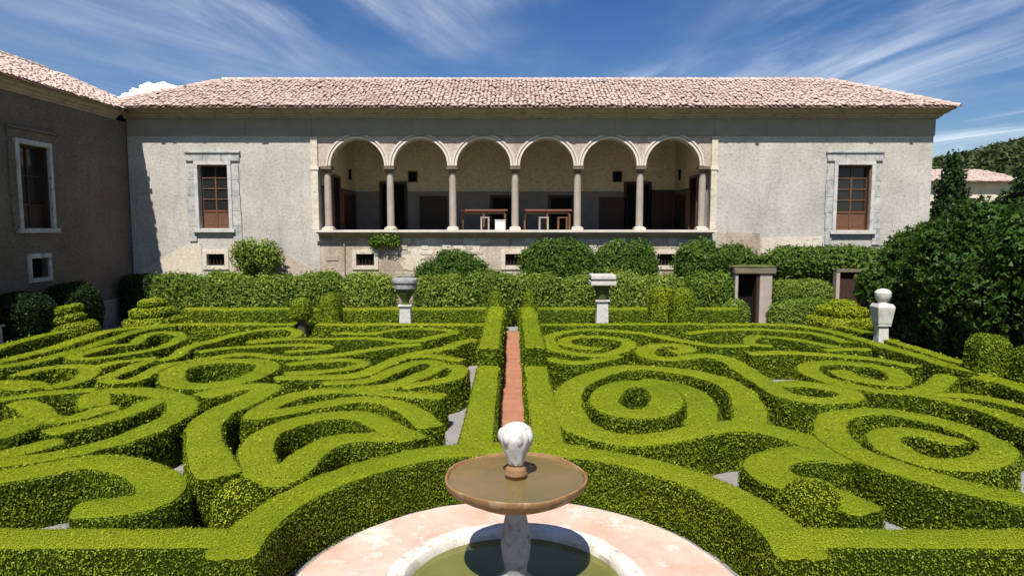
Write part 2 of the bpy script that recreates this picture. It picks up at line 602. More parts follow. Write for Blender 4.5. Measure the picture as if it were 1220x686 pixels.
PROF = [(-0.97, 0.0), (-1.0, 0.16), (-1.01, 0.34), (-1.0, 0.52), (-1.0, 0.70), (-0.99, 0.84), (-0.965, 0.93), (-0.90, 0.985), (-0.72, 1.0), (-0.36, 1.012), (0.0, 1.015)]
PROF = PROF + [(-s, z) for s, z in PROF[-2::-1]]

near_dens = lambda d: np.where(d < 10.5, 2700, np.where(d < 14, 1650, np.where(d < 18, 1100, 800)))
near_size = lambda d: np.clip(0.024 + (d - 7) * 0.0023, 0.024, 0.062)


def sweep(r, w, h, closed, rough=1.0, z0=0.0):
    """hedge body swept along the centre line r, with rounded ends; returns vertices and quads"""
    if closed:
        tang = np.roll(r[:-1], -1, 0) - np.roll(r[:-1], 1, 0)
        c = r[:-1]
        sc = np.ones(len(c))
    else:
        tang = np.gradient(r, axis=0)
        tang /= np.linalg.norm(tang, axis=1)[:, None]
        k = np.array([1.0, 0.93, 0.78, 0.58, 0.30])
        sc_e = np.array([0.18, 0.55, 0.80, 0.94, 0.99])
        cut = 0.30 * w
        c = np.concatenate([r[:1] - tang[:1] * (k * cut)[:, None], r, r[-1:] + tang[-1:] * (k[::-1] * cut)[:, None]])
        tang = np.concatenate([np.repeat(tang[:1], 5, 0), tang, np.repeat(tang[-1:], 5, 0)])
        sc = np.concatenate([sc_e, np.ones(len(r)), sc_e[::-1]])
    tang = tang / (np.linalg.norm(tang, axis=1)[:, None] + 1e-9)
    nor = np.stack([-tang[:, 1], tang[:, 0]], 1)
    m = len(c)
    K = len(PROF)
    pr = np.array(PROF)
    wob = 1 + 0.10 * vnoise(np.column_stack([c * 0.8, np.full(m, 3.3)]), 21)
    off = pr[None, :, 0] * (w / 2) * (sc * wob)[:, None]
    V = np.empty((m, K, 3))
    V[..., 0] = c[:, None, 0] + nor[:, None, 0] * off
    V[..., 1] = c[:, None, 1] + nor[:, None, 1] * off
    V[..., 2] = z0 + pr[None, :, 1] * (h - z0)
    flat = V.reshape(-1, 3)
    sgn = np.repeat(np.sign(pr[None, :, 0]), m, 0) * (np.abs(pr[None, :, 0]) > 0.8)
    n1 = (vnoise(flat * 2.2, 1) * 0.022 + vnoise(flat * 6.0, 2) * 0.018 + vnoise(flat * 14.0, 3) * 0.009).reshape(m, K) * rough
    V[..., 0] += nor[:, None, 0] * sgn * n1
    V[..., 1] += nor[:, None, 1] * sgn * n1
    n2 = (vnoise(flat * np.array([1.1, 1.1, 0]) + 0.5, 4) * 0.026 + vnoise(flat * np.array([7.0, 7.0, 0]) + 0.5, 6) * 0.010).reshape(m, K) * rough
    V[..., 2] += n2 * (pr[None, :, 1] > 0.8)
    ids = np.arange(m * K).reshape(m, K)
    if closed:
        A, B, nn = ids, np.roll(ids, -1, 0), nor
    else:
        A, B, nn = ids[:-1], ids[1:], nor[:-1]
    F = np.stack([A[:, :-1], A[:, 1:], B[:, 1:], B[:, :-1]], -1).reshape(-1, 4)
    ds, dz = np.diff(pr[:, 0]) * w / 2, np.diff(pr[:, 1]) * (h - z0)
    E3 = np.empty((len(A), K - 1, 3))
    E3[..., 0] = nn[:, None, 0] * -dz[None]
    E3[..., 1] = nn[:, None, 1] * -dz[None]
    E3[..., 2] = ds[None]
    E3 = E3.reshape(-1, 3)
    if not closed:
        j = np.arange(K // 2)
        for e, t in ((ids[0], -tang[0]), (ids[-1], tang[-1])):
            F = np.concatenate([F, np.stack([e[j], e[j + 1], e[K - 2 - j], e[K - 1 - j]], -1)])
            E3 = np.concatenate([E3, np.repeat([[t[0], t[1], 0.0]], len(j), 0)])
    V = V.reshape(-1, 3)
    N = np.cross(V[F[:, 1]] - V[F[:, 0]], V[F[:, 2]] - V[F[:, 0]])
    bad = (N * E3).sum(1) < 0
    F[bad] = F[bad][:, ::-1]
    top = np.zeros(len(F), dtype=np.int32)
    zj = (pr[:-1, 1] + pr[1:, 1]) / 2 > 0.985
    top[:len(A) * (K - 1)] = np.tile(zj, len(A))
    return V, np.ascontiguousarray(F), E3, top


def hedge(label, pts, w, h=0.68, closed=False, group=None, name='scroll_hedge', dens=1.0, leaf='box_leaf', core='box_core', rough=1.0, cat='hedge', shift=0.0, slim=0.885):
    r = spline(pts, closed, 0.09)
    h = h + rng.uniform(-0.03, 0.03)
    V, F, E3, top = sweep(r, w * slim, h, closed, rough)
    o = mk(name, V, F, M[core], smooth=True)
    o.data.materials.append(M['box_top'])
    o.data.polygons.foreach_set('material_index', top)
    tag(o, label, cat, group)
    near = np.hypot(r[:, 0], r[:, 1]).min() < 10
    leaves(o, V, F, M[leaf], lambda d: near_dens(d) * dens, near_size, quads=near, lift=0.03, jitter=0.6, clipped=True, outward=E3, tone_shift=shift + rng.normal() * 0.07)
    leaves(o, V, F, M[leaf], lambda d: near_dens(d) * 0.02, lambda d: near_size(d) * 1.25, quads=near, lift=0.07, jitter=0.9, outward=E3, name='stray_shoots', tone_shift=-0.02)
    return o


def blob(c, rad, e=2.0, rough=0.08, freq=1.5, n=(40, 26), seed=0, taper=0.0, floor=None):
    """super-ellipsoid body with lumps; returns vertices and quads"""
    nu, nv = n
    u = np.linspace(0, 2 * np.pi, nu, endpoint=False)
    v = np.linspace(0.02, np.pi - 0.02, nv)
    uu, vv = np.meshgrid(u, v, indexing='ij')
    d = np.stack([np.cos(uu) * np.sin(vv), np.sin(uu) * np.sin(vv), np.cos(vv)], -1)
    s = (np.abs(d) ** e).sum(-1) ** (-1 / e)
    p = d * s[..., None]
    if taper:
        f = 1 - taper * (p[..., 2] + 1) / 2
        p[..., 0] *= f
        p[..., 1] *= f
    P = p * np.array(rad)
    flat = P.reshape(-1, 3) + np.array(c)
    k = 1 + rough * (vnoise(flat * freq + seed, seed) + 0.6 * vnoise(flat * freq * 2.7 + seed, seed + 1) + 0.35 * vnoise(flat * freq * 6 + seed, seed + 2)).reshape(nu, nv)
    P = P * k[..., None]
    V = P.reshape(-1, 3) + np.array(c)
    if floor is not None:
        V[:, 2] = np.maximum(V[:, 2], floor)
    ids = np.arange(nu * nv).reshape(nu, nv)
    A, B = ids, np.roll(ids, -1, 0)
    F = np.stack([A[:, :-1], A[:, 1:], B[:, 1:], B[:, :-1]], -1).reshape(-1, 4)
    return V, np.ascontiguousarray(F)


def shrub(name, label, c, rad, leaf, core, e=2.0, rough=0.12, freq=1.3, dens=900, size=0.06, cat='shrub', group=None, seed=1, taper=0.0, lift=0.06, jitter=0.8, shift=0.0, blobs=None, trunk=None, quads=False, sprig=0.0):
    """a bush: body and leaves; c is the centre of the body"""
    Vs, Fs = [], []
    b = 0
    for cc, rr in (blobs or [(c, rad)]):
        V, F = blob(cc, rr, e, rough, freq, (40, 26) if b == 0 else (26, 18), seed=seed + b, taper=taper, floor=0.01)
        Vs.append(V)
        Fs.append(F + sum(len(q) for q in Vs[:-1]))
        b += 1
    V = np.concatenate(Vs)
    F = np.concatenate(Fs)
    base = (c[0], c[1], 0.0)
    o = thing(name, label, cat, base, group)
    mk('branches', V, F, M[core], o, smooth=True)
    leaves(o, V, F, M[leaf], lambda d: np.full_like(d, dens), lambda d: np.full_like(d, size), lift=lift, jitter=jitter, tone_shift=shift, quads=quads, name='foliage')
    if sprig:
        leaves(o, V, F, M[leaf], lambda d: np.full_like(d, dens * 0.16), lambda d: np.full_like(d, size * 1.25), lift=sprig, jitter=1.3, tone_shift=shift + 0.12, name='shoots')
    if trunk:
        r, z = trunk
        MB().lathe(c[0], c[1], [(r * 1.3, 0.0), (r, z * 0.3), (r * 0.8, z)], 10).build('trunk', M['bark'], o, smooth=True)
    return o


# ------------------------------------------------------------------ ground
def sheet(name, x0, x1, y0, y1, z, mat, n=1):
    o = mk(name, [(x0, y0, z), (x1, y0, z), (x1, y1, z), (x0, y1, z)], [(0, 1, 2, 3)], mat, origin=((x0 + x1) / 2, (y0 + y1) / 2, z))
    o['kind'] = 'structure'
    return o


sheet('ground', -900, 900, -300, 1500, -0.02, M['soil'])
sheet('gravel_court', -15.7, 16.5, -6, 27.98, 0.0, M['gravel'])
walk = sheet('terracotta_walk', -0.32, 0.32, 9.1, 25.0, 0.004, M['soil'])
yy = 9.12
while yy < 24.6:
    ln = 0.52 + rng.uniform(-0.05, 0.05)
    dz = rng.uniform(0, 0.008)
    MB().box(-0.31, 0.31, yy, yy + ln - 0.012, 0.006, 0.026 + dz).build('slab', M['terracotta'], walk)
    yy += ln

YF = 28.0      # facade plane
XL, XR = -15.8, 17.3


# ------------------------------------------------------------------ walls
def panel(mb, x0, x1, z0, z1, holes, y0, y1):
    """upright slab between y0 (front) and y1 (back) with rectangular holes"""
    xs = sorted({x0, x1} | {v for h in holes for v in h[:2]})
    zs = sorted({z0, z1} | {v for h in holes for v in h[2:]})
    inside = lambda x, z: any(h[0] < x < h[1] and h[2] < z < h[3] for h in holes)
    for i in range(len(xs) - 1):
        for j in range(len(zs) - 1):
            a, b, c, d = xs[i], xs[i + 1], zs[j], zs[j + 1]
            if inside((a + b) / 2, (c + d) / 2):
                continue
            mb.add([(a, y0, c), (b, y0, c), (b, y0, d), (a, y0, d)], [(0, 1, 2, 3)])
            mb.add([(a, y1, c), (b, y1, c), (b, y1, d), (a, y1, d)], [(3, 2, 1, 0)])
    for a, b, c, d in list(holes):
        mb.add([(a, y0, c), (b, y0, c), (b, y0, d), (a, y0, d), (a, y1, c), (b, y1, c), (b, y1, d), (a, y1, d)],
               [(0, 4, 5, 1), (1, 5, 6, 2), (2, 6, 7, 3), (3, 7, 4, 0)])
    mb.add([(x0, y0, z0), (x1, y0, z0), (x1, y0, z1), (x0, y0, z1), (x0, y1, z0), (x1, y1, z0), (x1, y1, z1), (x0, y1, z1)],
           [(0, 1, 5, 4), (1, 2, 6, 5), (2, 3, 7, 6), (3, 0, 4, 7)])
    return mb


pal = thing('palace', 'long cream palace with a six-arched loggia and hipped pink tile roof', 'palace', (0, YF + 3, 0))
WL = (-12.93, -11.71, 3.83, 6.42)
WR = (13.41, 14.80, 3.76, 6.42)
VENTS = [(-12.72, -11.98), (-6.50, -5.75), (-0.28, 0.45), (6.05, 6.80)]
VZ = (2.28, 2.76)
lw = MB()
panel(lw, XL, -8.0, 0, 8.32, [WL, (VENTS[0][0], VENTS[0][1], *VZ)], YF, YF + 0.5)
lw.build('wall', M['plaster'], pal)
rw = MB()
panel(rw, 8.26, XR, 0, 8.32, [WR], YF, YF + 0.5)
rw.build('wall', M['plaster'], pal)
cw = MB()
panel(cw, -7.998, 8.258, 0, 3.60, [(a, b, *VZ) for a, b in VENTS[1:]], YF + 0.02, YF + 0.5)
cw.build('lower_wall', M['plaster_low'], pal)
ew = MB()
ew.box(XR - 0.5, XR, YF + 0.505, YF + 6.0, 0, 8.32)
ew.box(XL, XR, YF + 6.0, YF + 6.4, 0, 8.32)
ew.build('rear_wall', M['plaster'], pal)

# arcade: spandrel wall with six round arches
XC = [0.13 + 2.6 * (k - 3) for k in range(7)]
SPR, RAD = 6.36, 1.105
ZT = 8.32
NA = 18


def arcade():
    mb = MB()
    y0, y1 = YF + 0.02, YF + 0.50
    x_l, x_r = -7.998, 8.258
    edge = [(x_l, SPR)]
    for k in range(6):
        c = (XC[k] + XC[k + 1]) / 2
        for i in range(NA + 1):
            a = math.pi * (1 - i / NA)
            edge.append((c + RAD * math.cos(a), SPR + 0.03 + RAD * math.sin(a)))
    edge.append((x_r, SPR))
    for (xa, za), (xb, zb) in zip(edge[:-1], edge[1:]):
        mb.add([(xa, y0, za), (xb, y0, zb), (xb, y0, ZT), (xa, y0, ZT)], [(0, 1, 2, 3)])
        mb.add([(xa, y1, za), (xb, y1, zb), (xb, y1, ZT), (xa, y1, ZT)], [(3, 2, 1, 0)])
        mb.add([(xa, y0, za), (xb, y0, zb), (xb, y1, zb), (xa, y1, za)], [(3, 2, 1, 0)])
    return mb.build('arcade_wall', M['spandrel'], pal)


arcade()
for k in range(6):
    c = (XC[k] + XC[k + 1]) / 2
    for r0, r1, d, nm in ((RAD + 0.004, RAD + 0.075, 0.05, 'archivolt'), (RAD + 0.077, RAD + 0.125, 0.02, 'arch_fillet'), (RAD + 0.127, RAD + 0.19, 0.06, 'arch_moulding')):
        mb = MB()
        V, F = [], []
        for i in range(NA + 7):
            a = math.pi * (1 - i / (NA + 6))
            for rr, yy in ((r0, YF + 0.03), (r0, YF + 0.02 - d), (r1, YF + 0.02 - d), (r1, YF + 0.03)):
                V.append((c + rr * math.cos(a), yy, SPR + 0.03 + rr * math.sin(a)))
        n = NA + 7
        for i in range(n - 1):
            for q in range(4):
                F.append((4 * i + q, 4 * i + (q + 1) % 4, 4 * i + 4 + (q + 1) % 4, 4 * i + 4 + q))
        F += [(0, 1, 2, 3), (4 * n - 1, 4 * n - 2, 4 * n - 3, 4 * n - 4)]
        mb.add(V, F)
        mb.build(nm, M['spandrel'] if nm == 'arch_fillet' else M['archivolt'], pal)

# columns: one mesh set, copied along the arcade
FL = 3.76
for k, x in enumerate(XC):
    yc = YF + 0.25
    s = MB().lathe(x, yc, [(0.15, FL + 0.14), (0.15, FL + 0.6), (0.148, FL + 1.5), (0.138, FL + 2.33)], 20).build('column', M['column'], pal, smooth=True)
    MB().box(x - 0.23, x + 0.23, yc - 0.24, yc + 0.24, FL + 0.004, FL + 0.09).lathe(x, yc, [(0.215, FL + 0.09), (0.22, FL + 0.11), (0.195, FL + 0.14), (0.17, FL + 0.145)], 20).build('base', M['archivolt'], s)
    MB().lathe(x, yc, [(0.14, FL + 2.33), (0.175, FL + 2.36), (0.15, FL + 2.39), (0.16, FL + 2.44), (0.205, FL + 2.50)], 20).box(x - 0.22, x + 0.22, yc - 0.27, yc + 0.252, FL + 2.50, SPR - 0.002).build('capital', M['capital'], s)

# floor slab with projecting ledge, pilaster strips, frieze, cornice
MB().box(-8.05, 8.31, YF - 0.30, YF + 0.0, 3.62, 3.755).box(-7.99, 8.25, YF + 0.003, YF + 5.4, 3.62, FL).build('loggia_floor', M['floor'], pal)
MB().box(-8.15, 8.42, YF - 0.36, YF - 0.303, 3.675, 3.765).build('ledge_nosing', M['archivolt'], pal)
MB().extrude_x([(YF + 0.015, 3.40), (YF - 0.05, 3.42), (YF - 0.10, 3.50), (YF - 0.22, 3.56), (YF - 0.24, 3.618), (YF + 0.015, 3.618)], -7.99, 8.25).build('ledge_shadow_strip', M['cornice'], pal)  # dark strip added under the ledge to deepen its shadow line
for x0, x1 in ((-8.27, -7.99), (8.20, 8.45)):
    MB().box(x0, x1, YF - 0.07, YF + 0.01, 3.77, 7.58).build('pilaster', M['patch'], pal, bevel=0.01)
    MB().box(x0 - 0.04, x1 + 0.04, YF - 0.10, YF + 0.012, 6.22, 6.36).build('pilaster_band', M['archivolt'], pal, bevel=0.01)
xf = [XL + 0.02, -10.9, -8.2, -4.1, 0.0, 4.2, 8.3, 12.6, XR + 0.03]
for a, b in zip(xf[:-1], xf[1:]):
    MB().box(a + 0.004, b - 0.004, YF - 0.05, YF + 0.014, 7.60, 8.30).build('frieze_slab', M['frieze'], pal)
CP = [(0.0, 8.27), (0.10, 8.275), (0.12, 8.33), (0.20, 8.35), (0.26, 8.42), (0.44, 8.47), (0.52, 8.54), (0.66, 8.56), (0.66, 8.64), (0.0, 8.64)]
co = MB()
nP = len(CP)
V = [(XL, YF - 0.052 - d, z) for d, z in CP] + [(XR + 0.03 + d * 0.55, YF - 0.052 - d, z) for d, z in CP] + [(XR + 0.03 + d * 0.55, YF + 6.4, z) for d, z in CP]
co.add(V, [(g * nP + i, g * nP + (i + 1) % nP, (g + 1) * nP + (i + 1) % nP, (g + 1) * nP + i) for g in (0, 1) for i in range(nP)])
co.build('cornice', M['cornice'], pal)

# plaster patches of the base: trace of a former stair, lime repairs
def patch(outline, y=YF - 0.012, t=0.03, mat='patch'):
    n = len(outline)
    V = [(x, y, z) for x, z in outline] + [(x, y + t, z) for x, z in outline]
    F = [tuple(range(n))] + [(i, (i + 1) % n, n + (i + 1) % n, n + i) for i in range(n)]
    MB().add(V, F).build('plaster_patch', M[mat], pal)


patch([(-15.6, 1.6), (-15.6, 2.05), (-14.6, 2.55), (-13.9, 3.0), (-13.3, 3.22), (-12.95, 3.22), (-12.95, 1.6)][::-1], mat='patch')
patch([(-11.75, 1.3), (-11.75, 3.2), (-11.1, 3.22), (-10.2, 3.05), (-9.2, 2.65), (-8.3, 2.1), (-8.1, 1.3)][::-1], YF - 0.018, mat='plaster_low')
patch([(10.4, 2.6), (10.4, 3.45), (12.9, 3.50), (12.9, 2.6)], mat='patch')
patch([(8.5, 1.2), (8.5, 3.7), (10.3, 3.62), (10.39, 1.2)], mat='plaster_low')
for x0, x1, z0, z1 in ((-4.9, -3.1, 1.9, 3.2), (-2.4, -1.0, 2.2, 3.4), (1.0, 2.4, 1.8, 3.3), (3.2, 5.4, 2.6, 3.45)):
    o = []
    for i in range(14):
        a = 2 * math.pi * i / 14
        q = 1 + 0.25 * math.sin(3 * a + x0) + 0.15 * math.sin(5 * a + z0)
        o.append(((x0 + x1) / 2 + (x1 - x0) / 2 * math.cos(a) * q * 0.8, (z0 + z1) / 2 + (z1 - z0) / 2 * math.sin(a) * q * 0.7))
    patch(o, YF + 0.008, 0.02, 'patch')
# rubble showing through the thin render of the base wall
z = 1.55
while z < 3.3:
    rh = rng.uniform(0.2, 0.3)
    x = -7.9 + rng.uniform(0, 0.3)
    while x < 8.0:
        wd = rng.uniform(0.28, 0.62)
        x1, z1 = x + wd - 0.035, z + rh - 0.03
        hid = any(x1 > a - 0.22 and x < b + 0.22 and z1 > VZ[0] - 0.22 and z < VZ[1] + 0.22 for a, b in VENTS) or abs((x + x1) / 2 + 6.98) < 0.4
        if rng.random() < 0.55 and not hid:
            q = [rng.uniform(-0.02, 0.02) for _ in range(8)]
            d = rng.uniform(0.012, 0.04)
            V = [(x + q[0], YF + 0.03, z + q[1]), (x1 + q[2], YF + 0.03, z + q[3]), (x1 + q[4], YF + 0.03, z1 + q[5]), (x + q[6], YF + 0.03, z1 + q[7])]
            V += [(a + (0.02 if k in (0, 3) else -0.02), YF + 0.02 - d, c + (0.02 if k < 2 else -0.02)) for k, (a, b_, c) in enumerate(list(V))]
            MB().add(V, [(4, 5, 6, 7), (0, 1, 5, 4), (1, 2, 6, 5), (2, 3, 7, 6), (3, 0, 4, 7)]).build('rubble_stone', M[('plaster_low', 'column', 'spandrel', 'patch')[int(rng.integers(0, 4))]], pal)
        x += wd
    z += rh
# downpipe-like crack line: an upright lead pipe on the base wall
MB().lathe(-6.98, YF - 0.03, [(0.03, 1.2), (0.03, 3.55)], 8).build('drainpipe', M['cornice'], pal)


# windows -----------------------------------------------------------
def window(parent, fn, s0, s1, z0, z1, fw, top, bottom, open_side, rows=3, grey=True):
    wood = M['wood'] if grey else M['darkwood']
    """window in wall coordinates: s along the wall, d outward, z up; fn maps (s, d, z) to the world"""
    g = lambda mb: mb.mapped(fn)
    wm = MB()
    t = 0.07
    wm.box(s0, s0 + t, -0.30, -0.22, z0, z1).box(s1 - t, s1, -0.30, -0.22, z0, z1)
    wm.box(s0 + t, s1 - t, -0.30, -0.22, z1 - t, z1).box(s0 + t, s1 - t, -0.30, -0.22, z0, z0 + t)
    w = g(wm).build('window', wood, parent)
    # surround of separate blocks
    mats = M['surround'] if grey else M['plaster_wing']
    zz = np.linspace(z0 - bottom, z1 + 0.02, 6)
    for side in (-1, 1):
        for i in range(5):
            wob = 0.03 * math.sin(7.3 * i + side)
            a, b = (s0 - fw - wob, s0 - 0.155) if side < 0 else (s1 + 0.155, s1 + fw + wob)
            g(MB().box(a, b, -0.02, 0.06 + 0.008 * (i % 2), zz[i] + 0.006, zz[i + 1] - 0.006)).build('stone_block', mats, w, bevel=0.012)
    xs = np.linspace(s0 - fw - 0.02, s1 + fw + 0.02, 4)
    for i in range(3):
        g(MB().box(xs[i] + 0.005, xs[i + 1] - 0.005, -0.02, 0.075, z1 + 0.165, z1 + top)).build('stone_block', mats, w, bevel=0.012)
    g(MB().box(s0 - fw - 0.06, s1 + fw + 0.06, -0.02, 0.13, z1 + top + 0.004, z1 + top + 0.09)).build('hood_moulding', mats, w, bevel=0.012)
    # pale inner frame
    wf = M['framestone'] if grey else M['surround']
    f = MB()
    f.box(s0 - 0.15, s0 - 0.002, -0.02, 0.10, z0 - 0.02, z1 + 0.002).box(s1 + 0.002, s1 + 0.15, -0.02, 0.10, z0 - 0.02, z1 + 0.002)
    f.box(s0 - 0.15, s1 + 0.15, -0.02, 0.103, z1 + 0.004, z1 + 0.16)
    g(f).build('inner_frame', wf, w, bevel=0.01)
    g(MB().box(s0 - 0.24, s1 + 0.24, -0.25, 0.17, z0 - 0.17, z0 - 0.022)).build('sill', wf, w, bevel=0.015)
    # dark room behind, panes, glazing bars, lower boarded panel
    zc = z0 + (z1 - z0) * 0.28
    sm = (s0 + s1) / 2
    bars = MB()
    bars.box(sm - 0.03, sm + 0.03, -0.29, -0.20, z0 + t, z1 - t)
    bars.box(s0 + t, s1 - t, -0.285, -0.205, zc - 0.04, zc + 0.04)
    zr = np.linspace(zc + 0.04, z1 - t, rows + 1)
    for z in zr[1:-1]:
        bars.box(s0 + t, sm - 0.032, -0.28, -0.21, z - 0.022, z + 0.022).box(sm + 0.032, s1 - t, -0.28, -0.21, z - 0.022, z + 0.022)
    g(bars).build('glazing_bars', wood, w)
    for a, b in ((s0 + t, sm - 0.03), (sm + 0.03, s1 - t)):
        for i in range(rows):
            g(MB().box(a + 0.002, b - 0.002, -0.252, -0.246, zr[i] + 0.024, zr[i + 1] - 0.024)).build('pane', M['glass'], w)
        g(MB().box(a + 0.002, b - 0.002, -0.27, -0.235, z0 + t, zc - 0.042).box(a + 0.08, b - 0.08, -0.234, -0.225, z0 + t + 0.08, zc - 0.12)).build('wood_panel', wood, w)
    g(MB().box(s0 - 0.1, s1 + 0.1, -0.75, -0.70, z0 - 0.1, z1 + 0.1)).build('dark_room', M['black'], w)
    a = s0 - 0.001 if open_side < 0 else s1 - 0.05
    g(MB().box(a, a + 0.05, -0.215, -0.02, z0, z1 - 0.001)).build('reveal_board', wood, w)
    return w


front = lambda s, d, z: (s, YF - d, z)
window(pal, front, *WL, 0.48, 0.48, 0.55, 1, 4)
window(pal, front, *WR, 0.44, 0.48, 0.62, 1, 4)
for a, b in VENTS:
    yy = YF if a < -8 or a > 8 else YF + 0.02
    v = MB().box(a + 0.002, b - 0.002, yy + 0.20, yy + 0.24, VZ[0], VZ[1]).build('vent', M['black'], pal)
    fr = MB()
    fr.box(a - 0.17, a - 0.002, yy - 0.05, yy + 0.02, VZ[0] - 0.17, VZ[1] + 0.17).box(b + 0.002, b + 0.17, yy - 0.05, yy + 0.02, VZ[0] - 0.17, VZ[1] + 0.17)
    fr.box(a, b, yy - 0.048, yy + 0.02, VZ[1] + 0.002, VZ[1] + 0.17).box(a, b, yy - 0.048, yy + 0.02, VZ[0] - 0.17, VZ[0] - 0.002)
    fr.build('vent_frame', M['patch'], v, bevel=0.01)
    gr = MB()
    for i in range(5):
        x = a + (b - a) * (i + 0.5) / 5
        gr.box(x - 0.014, x + 0.014, yy + 0.12, yy + 0.145, VZ[0] + 0.002, VZ[1] - 0.002)
    gr.build('vent_bar', M['darkwood'], v)

# loggia interior ----------------------------------------------------
LB = YF + 5.2
li = MB().box(-7.999, 8.259, LB, LB + 0.15, 5.62, 8.2)
li.box(-8.0, -7.70, YF + 0.505, LB - 0.002, 5.62, 8.2).box(7.96, 8.259, YF + 0.505, LB - 0.002, 5.62, 8.2)
li.build('inner_wall', M['yellow'], pal)
MB().box(-7.99, 8.25, YF + 0.51, LB + 0.1, 8.205, 8.30).build('loggia_ceiling', M['darkwood'], pal)
MB().box(-7.99, 8.25, LB - 0.02, LB + 0.14, FL + 0.002, 5.56).box(-7.99, -7.69, YF + 0.51, LB - 0.025, FL + 0.002, 5.56).box(7.95, 8.25, YF + 0.51, LB - 0.025, FL + 0.002, 5.56).build('tiled_dado', M['dado'], pal)
MB().box(-7.9, 8.1, LB - 0.05, LB + 0.14, 5.563, 5.618).build('dado_rail', M['frieze'], pal)
for x in (-4.85, 5.15):
    v = MB().box(x - 0.19, x + 0.19, LB - 0.03, LB + 0.01, 6.10, 6.55).build('small_window', M['black'], pal)
    MB().box(x - 0.24, x - 0.192, LB - 0.05, LB - 0.002, 6.05, 6.60).box(x + 0.192, x + 0.24, LB - 0.05, LB - 0.002, 6.05, 6.60).box(x - 0.19, x + 0.19, LB - 0.05, LB - 0.002, 6.552, 6.60).box(x - 0.19, x + 0.19, LB - 0.05, LB - 0.002, 6.05, 6.098).build('frame', M['capital'], v)
for x, sg in ((-7.70, 1), (7.96, -1)):
    yy = YF + 4.2
    v = MB().box(min(x, x + sg * 0.03), max(x, x + sg * 0.03), yy - 0.2, yy + 0.2, 6.1, 6.6).build('small_window', M['black'], pal)
# doors: (x0, x1, top, material of leaf)
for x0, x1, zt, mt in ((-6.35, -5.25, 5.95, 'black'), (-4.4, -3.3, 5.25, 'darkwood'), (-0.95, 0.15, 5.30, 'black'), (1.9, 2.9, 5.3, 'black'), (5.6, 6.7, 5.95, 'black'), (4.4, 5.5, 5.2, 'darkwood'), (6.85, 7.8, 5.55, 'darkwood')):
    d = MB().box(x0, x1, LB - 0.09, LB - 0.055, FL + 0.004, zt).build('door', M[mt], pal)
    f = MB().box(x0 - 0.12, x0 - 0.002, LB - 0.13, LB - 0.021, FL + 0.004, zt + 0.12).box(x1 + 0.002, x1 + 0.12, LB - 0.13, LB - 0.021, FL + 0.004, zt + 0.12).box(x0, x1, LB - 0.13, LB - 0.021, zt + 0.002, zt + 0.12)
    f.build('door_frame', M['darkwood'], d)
    if mt != 'black':
        pp = MB()
        for a in (0.12, 0.56):
            for c0, c1 in ((0.08, 0.45), (0.52, 0.94)):
                w_ = x1 - x0
                pp.box(x0 + a * w_, x0 + (a + 0.32) * w_, LB - 0.105, LB - 0.092, FL + c0 * (zt - FL), FL + c1 * (zt - FL))
        pp.build('door_panel', M['darkwood'], d)
for x, sg in ((-7.69, 1), (7.95, -1)):
    for y0, y1, zt, mt in ((YF + 0.9, YF + 2.0, 6.0, 'black'), (YF + 2.6, YF + 4.9, 5.35, 'darkwood')):
        xs = sorted((x + sg * 0.005, x + sg * 0.06))
        d = MB().box(xs[0], xs[1], y0, y1, FL + 0.004, zt).build('door', M[mt], pal)
        xs = sorted((x + sg * 0.005, x + sg * 0.10))
        MB().box(*xs, y0 - 0.1, y0 - 0.002, FL + 0.004, zt + 0.1).box(*xs, y1 + 0.002, y1 + 0.1, FL + 0.004, zt + 0.1).box(*xs, y0, y1, zt + 0.002, zt + 0.1).build('door_frame', M['wood'], d)


# roofs --------------------------------------------------------------
def inpoly(p, poly):
    x, y = p
    c = False
    n = len(poly)
    for i in range(n):
        (x0, y0), (x1, y1) = poly[i], poly[i - 1]
        if (y0 > y) != (y1 > y) and x < (x1 - x0) * (y - y0) / (y1 - y0) + x0:
            c = not c
    return c


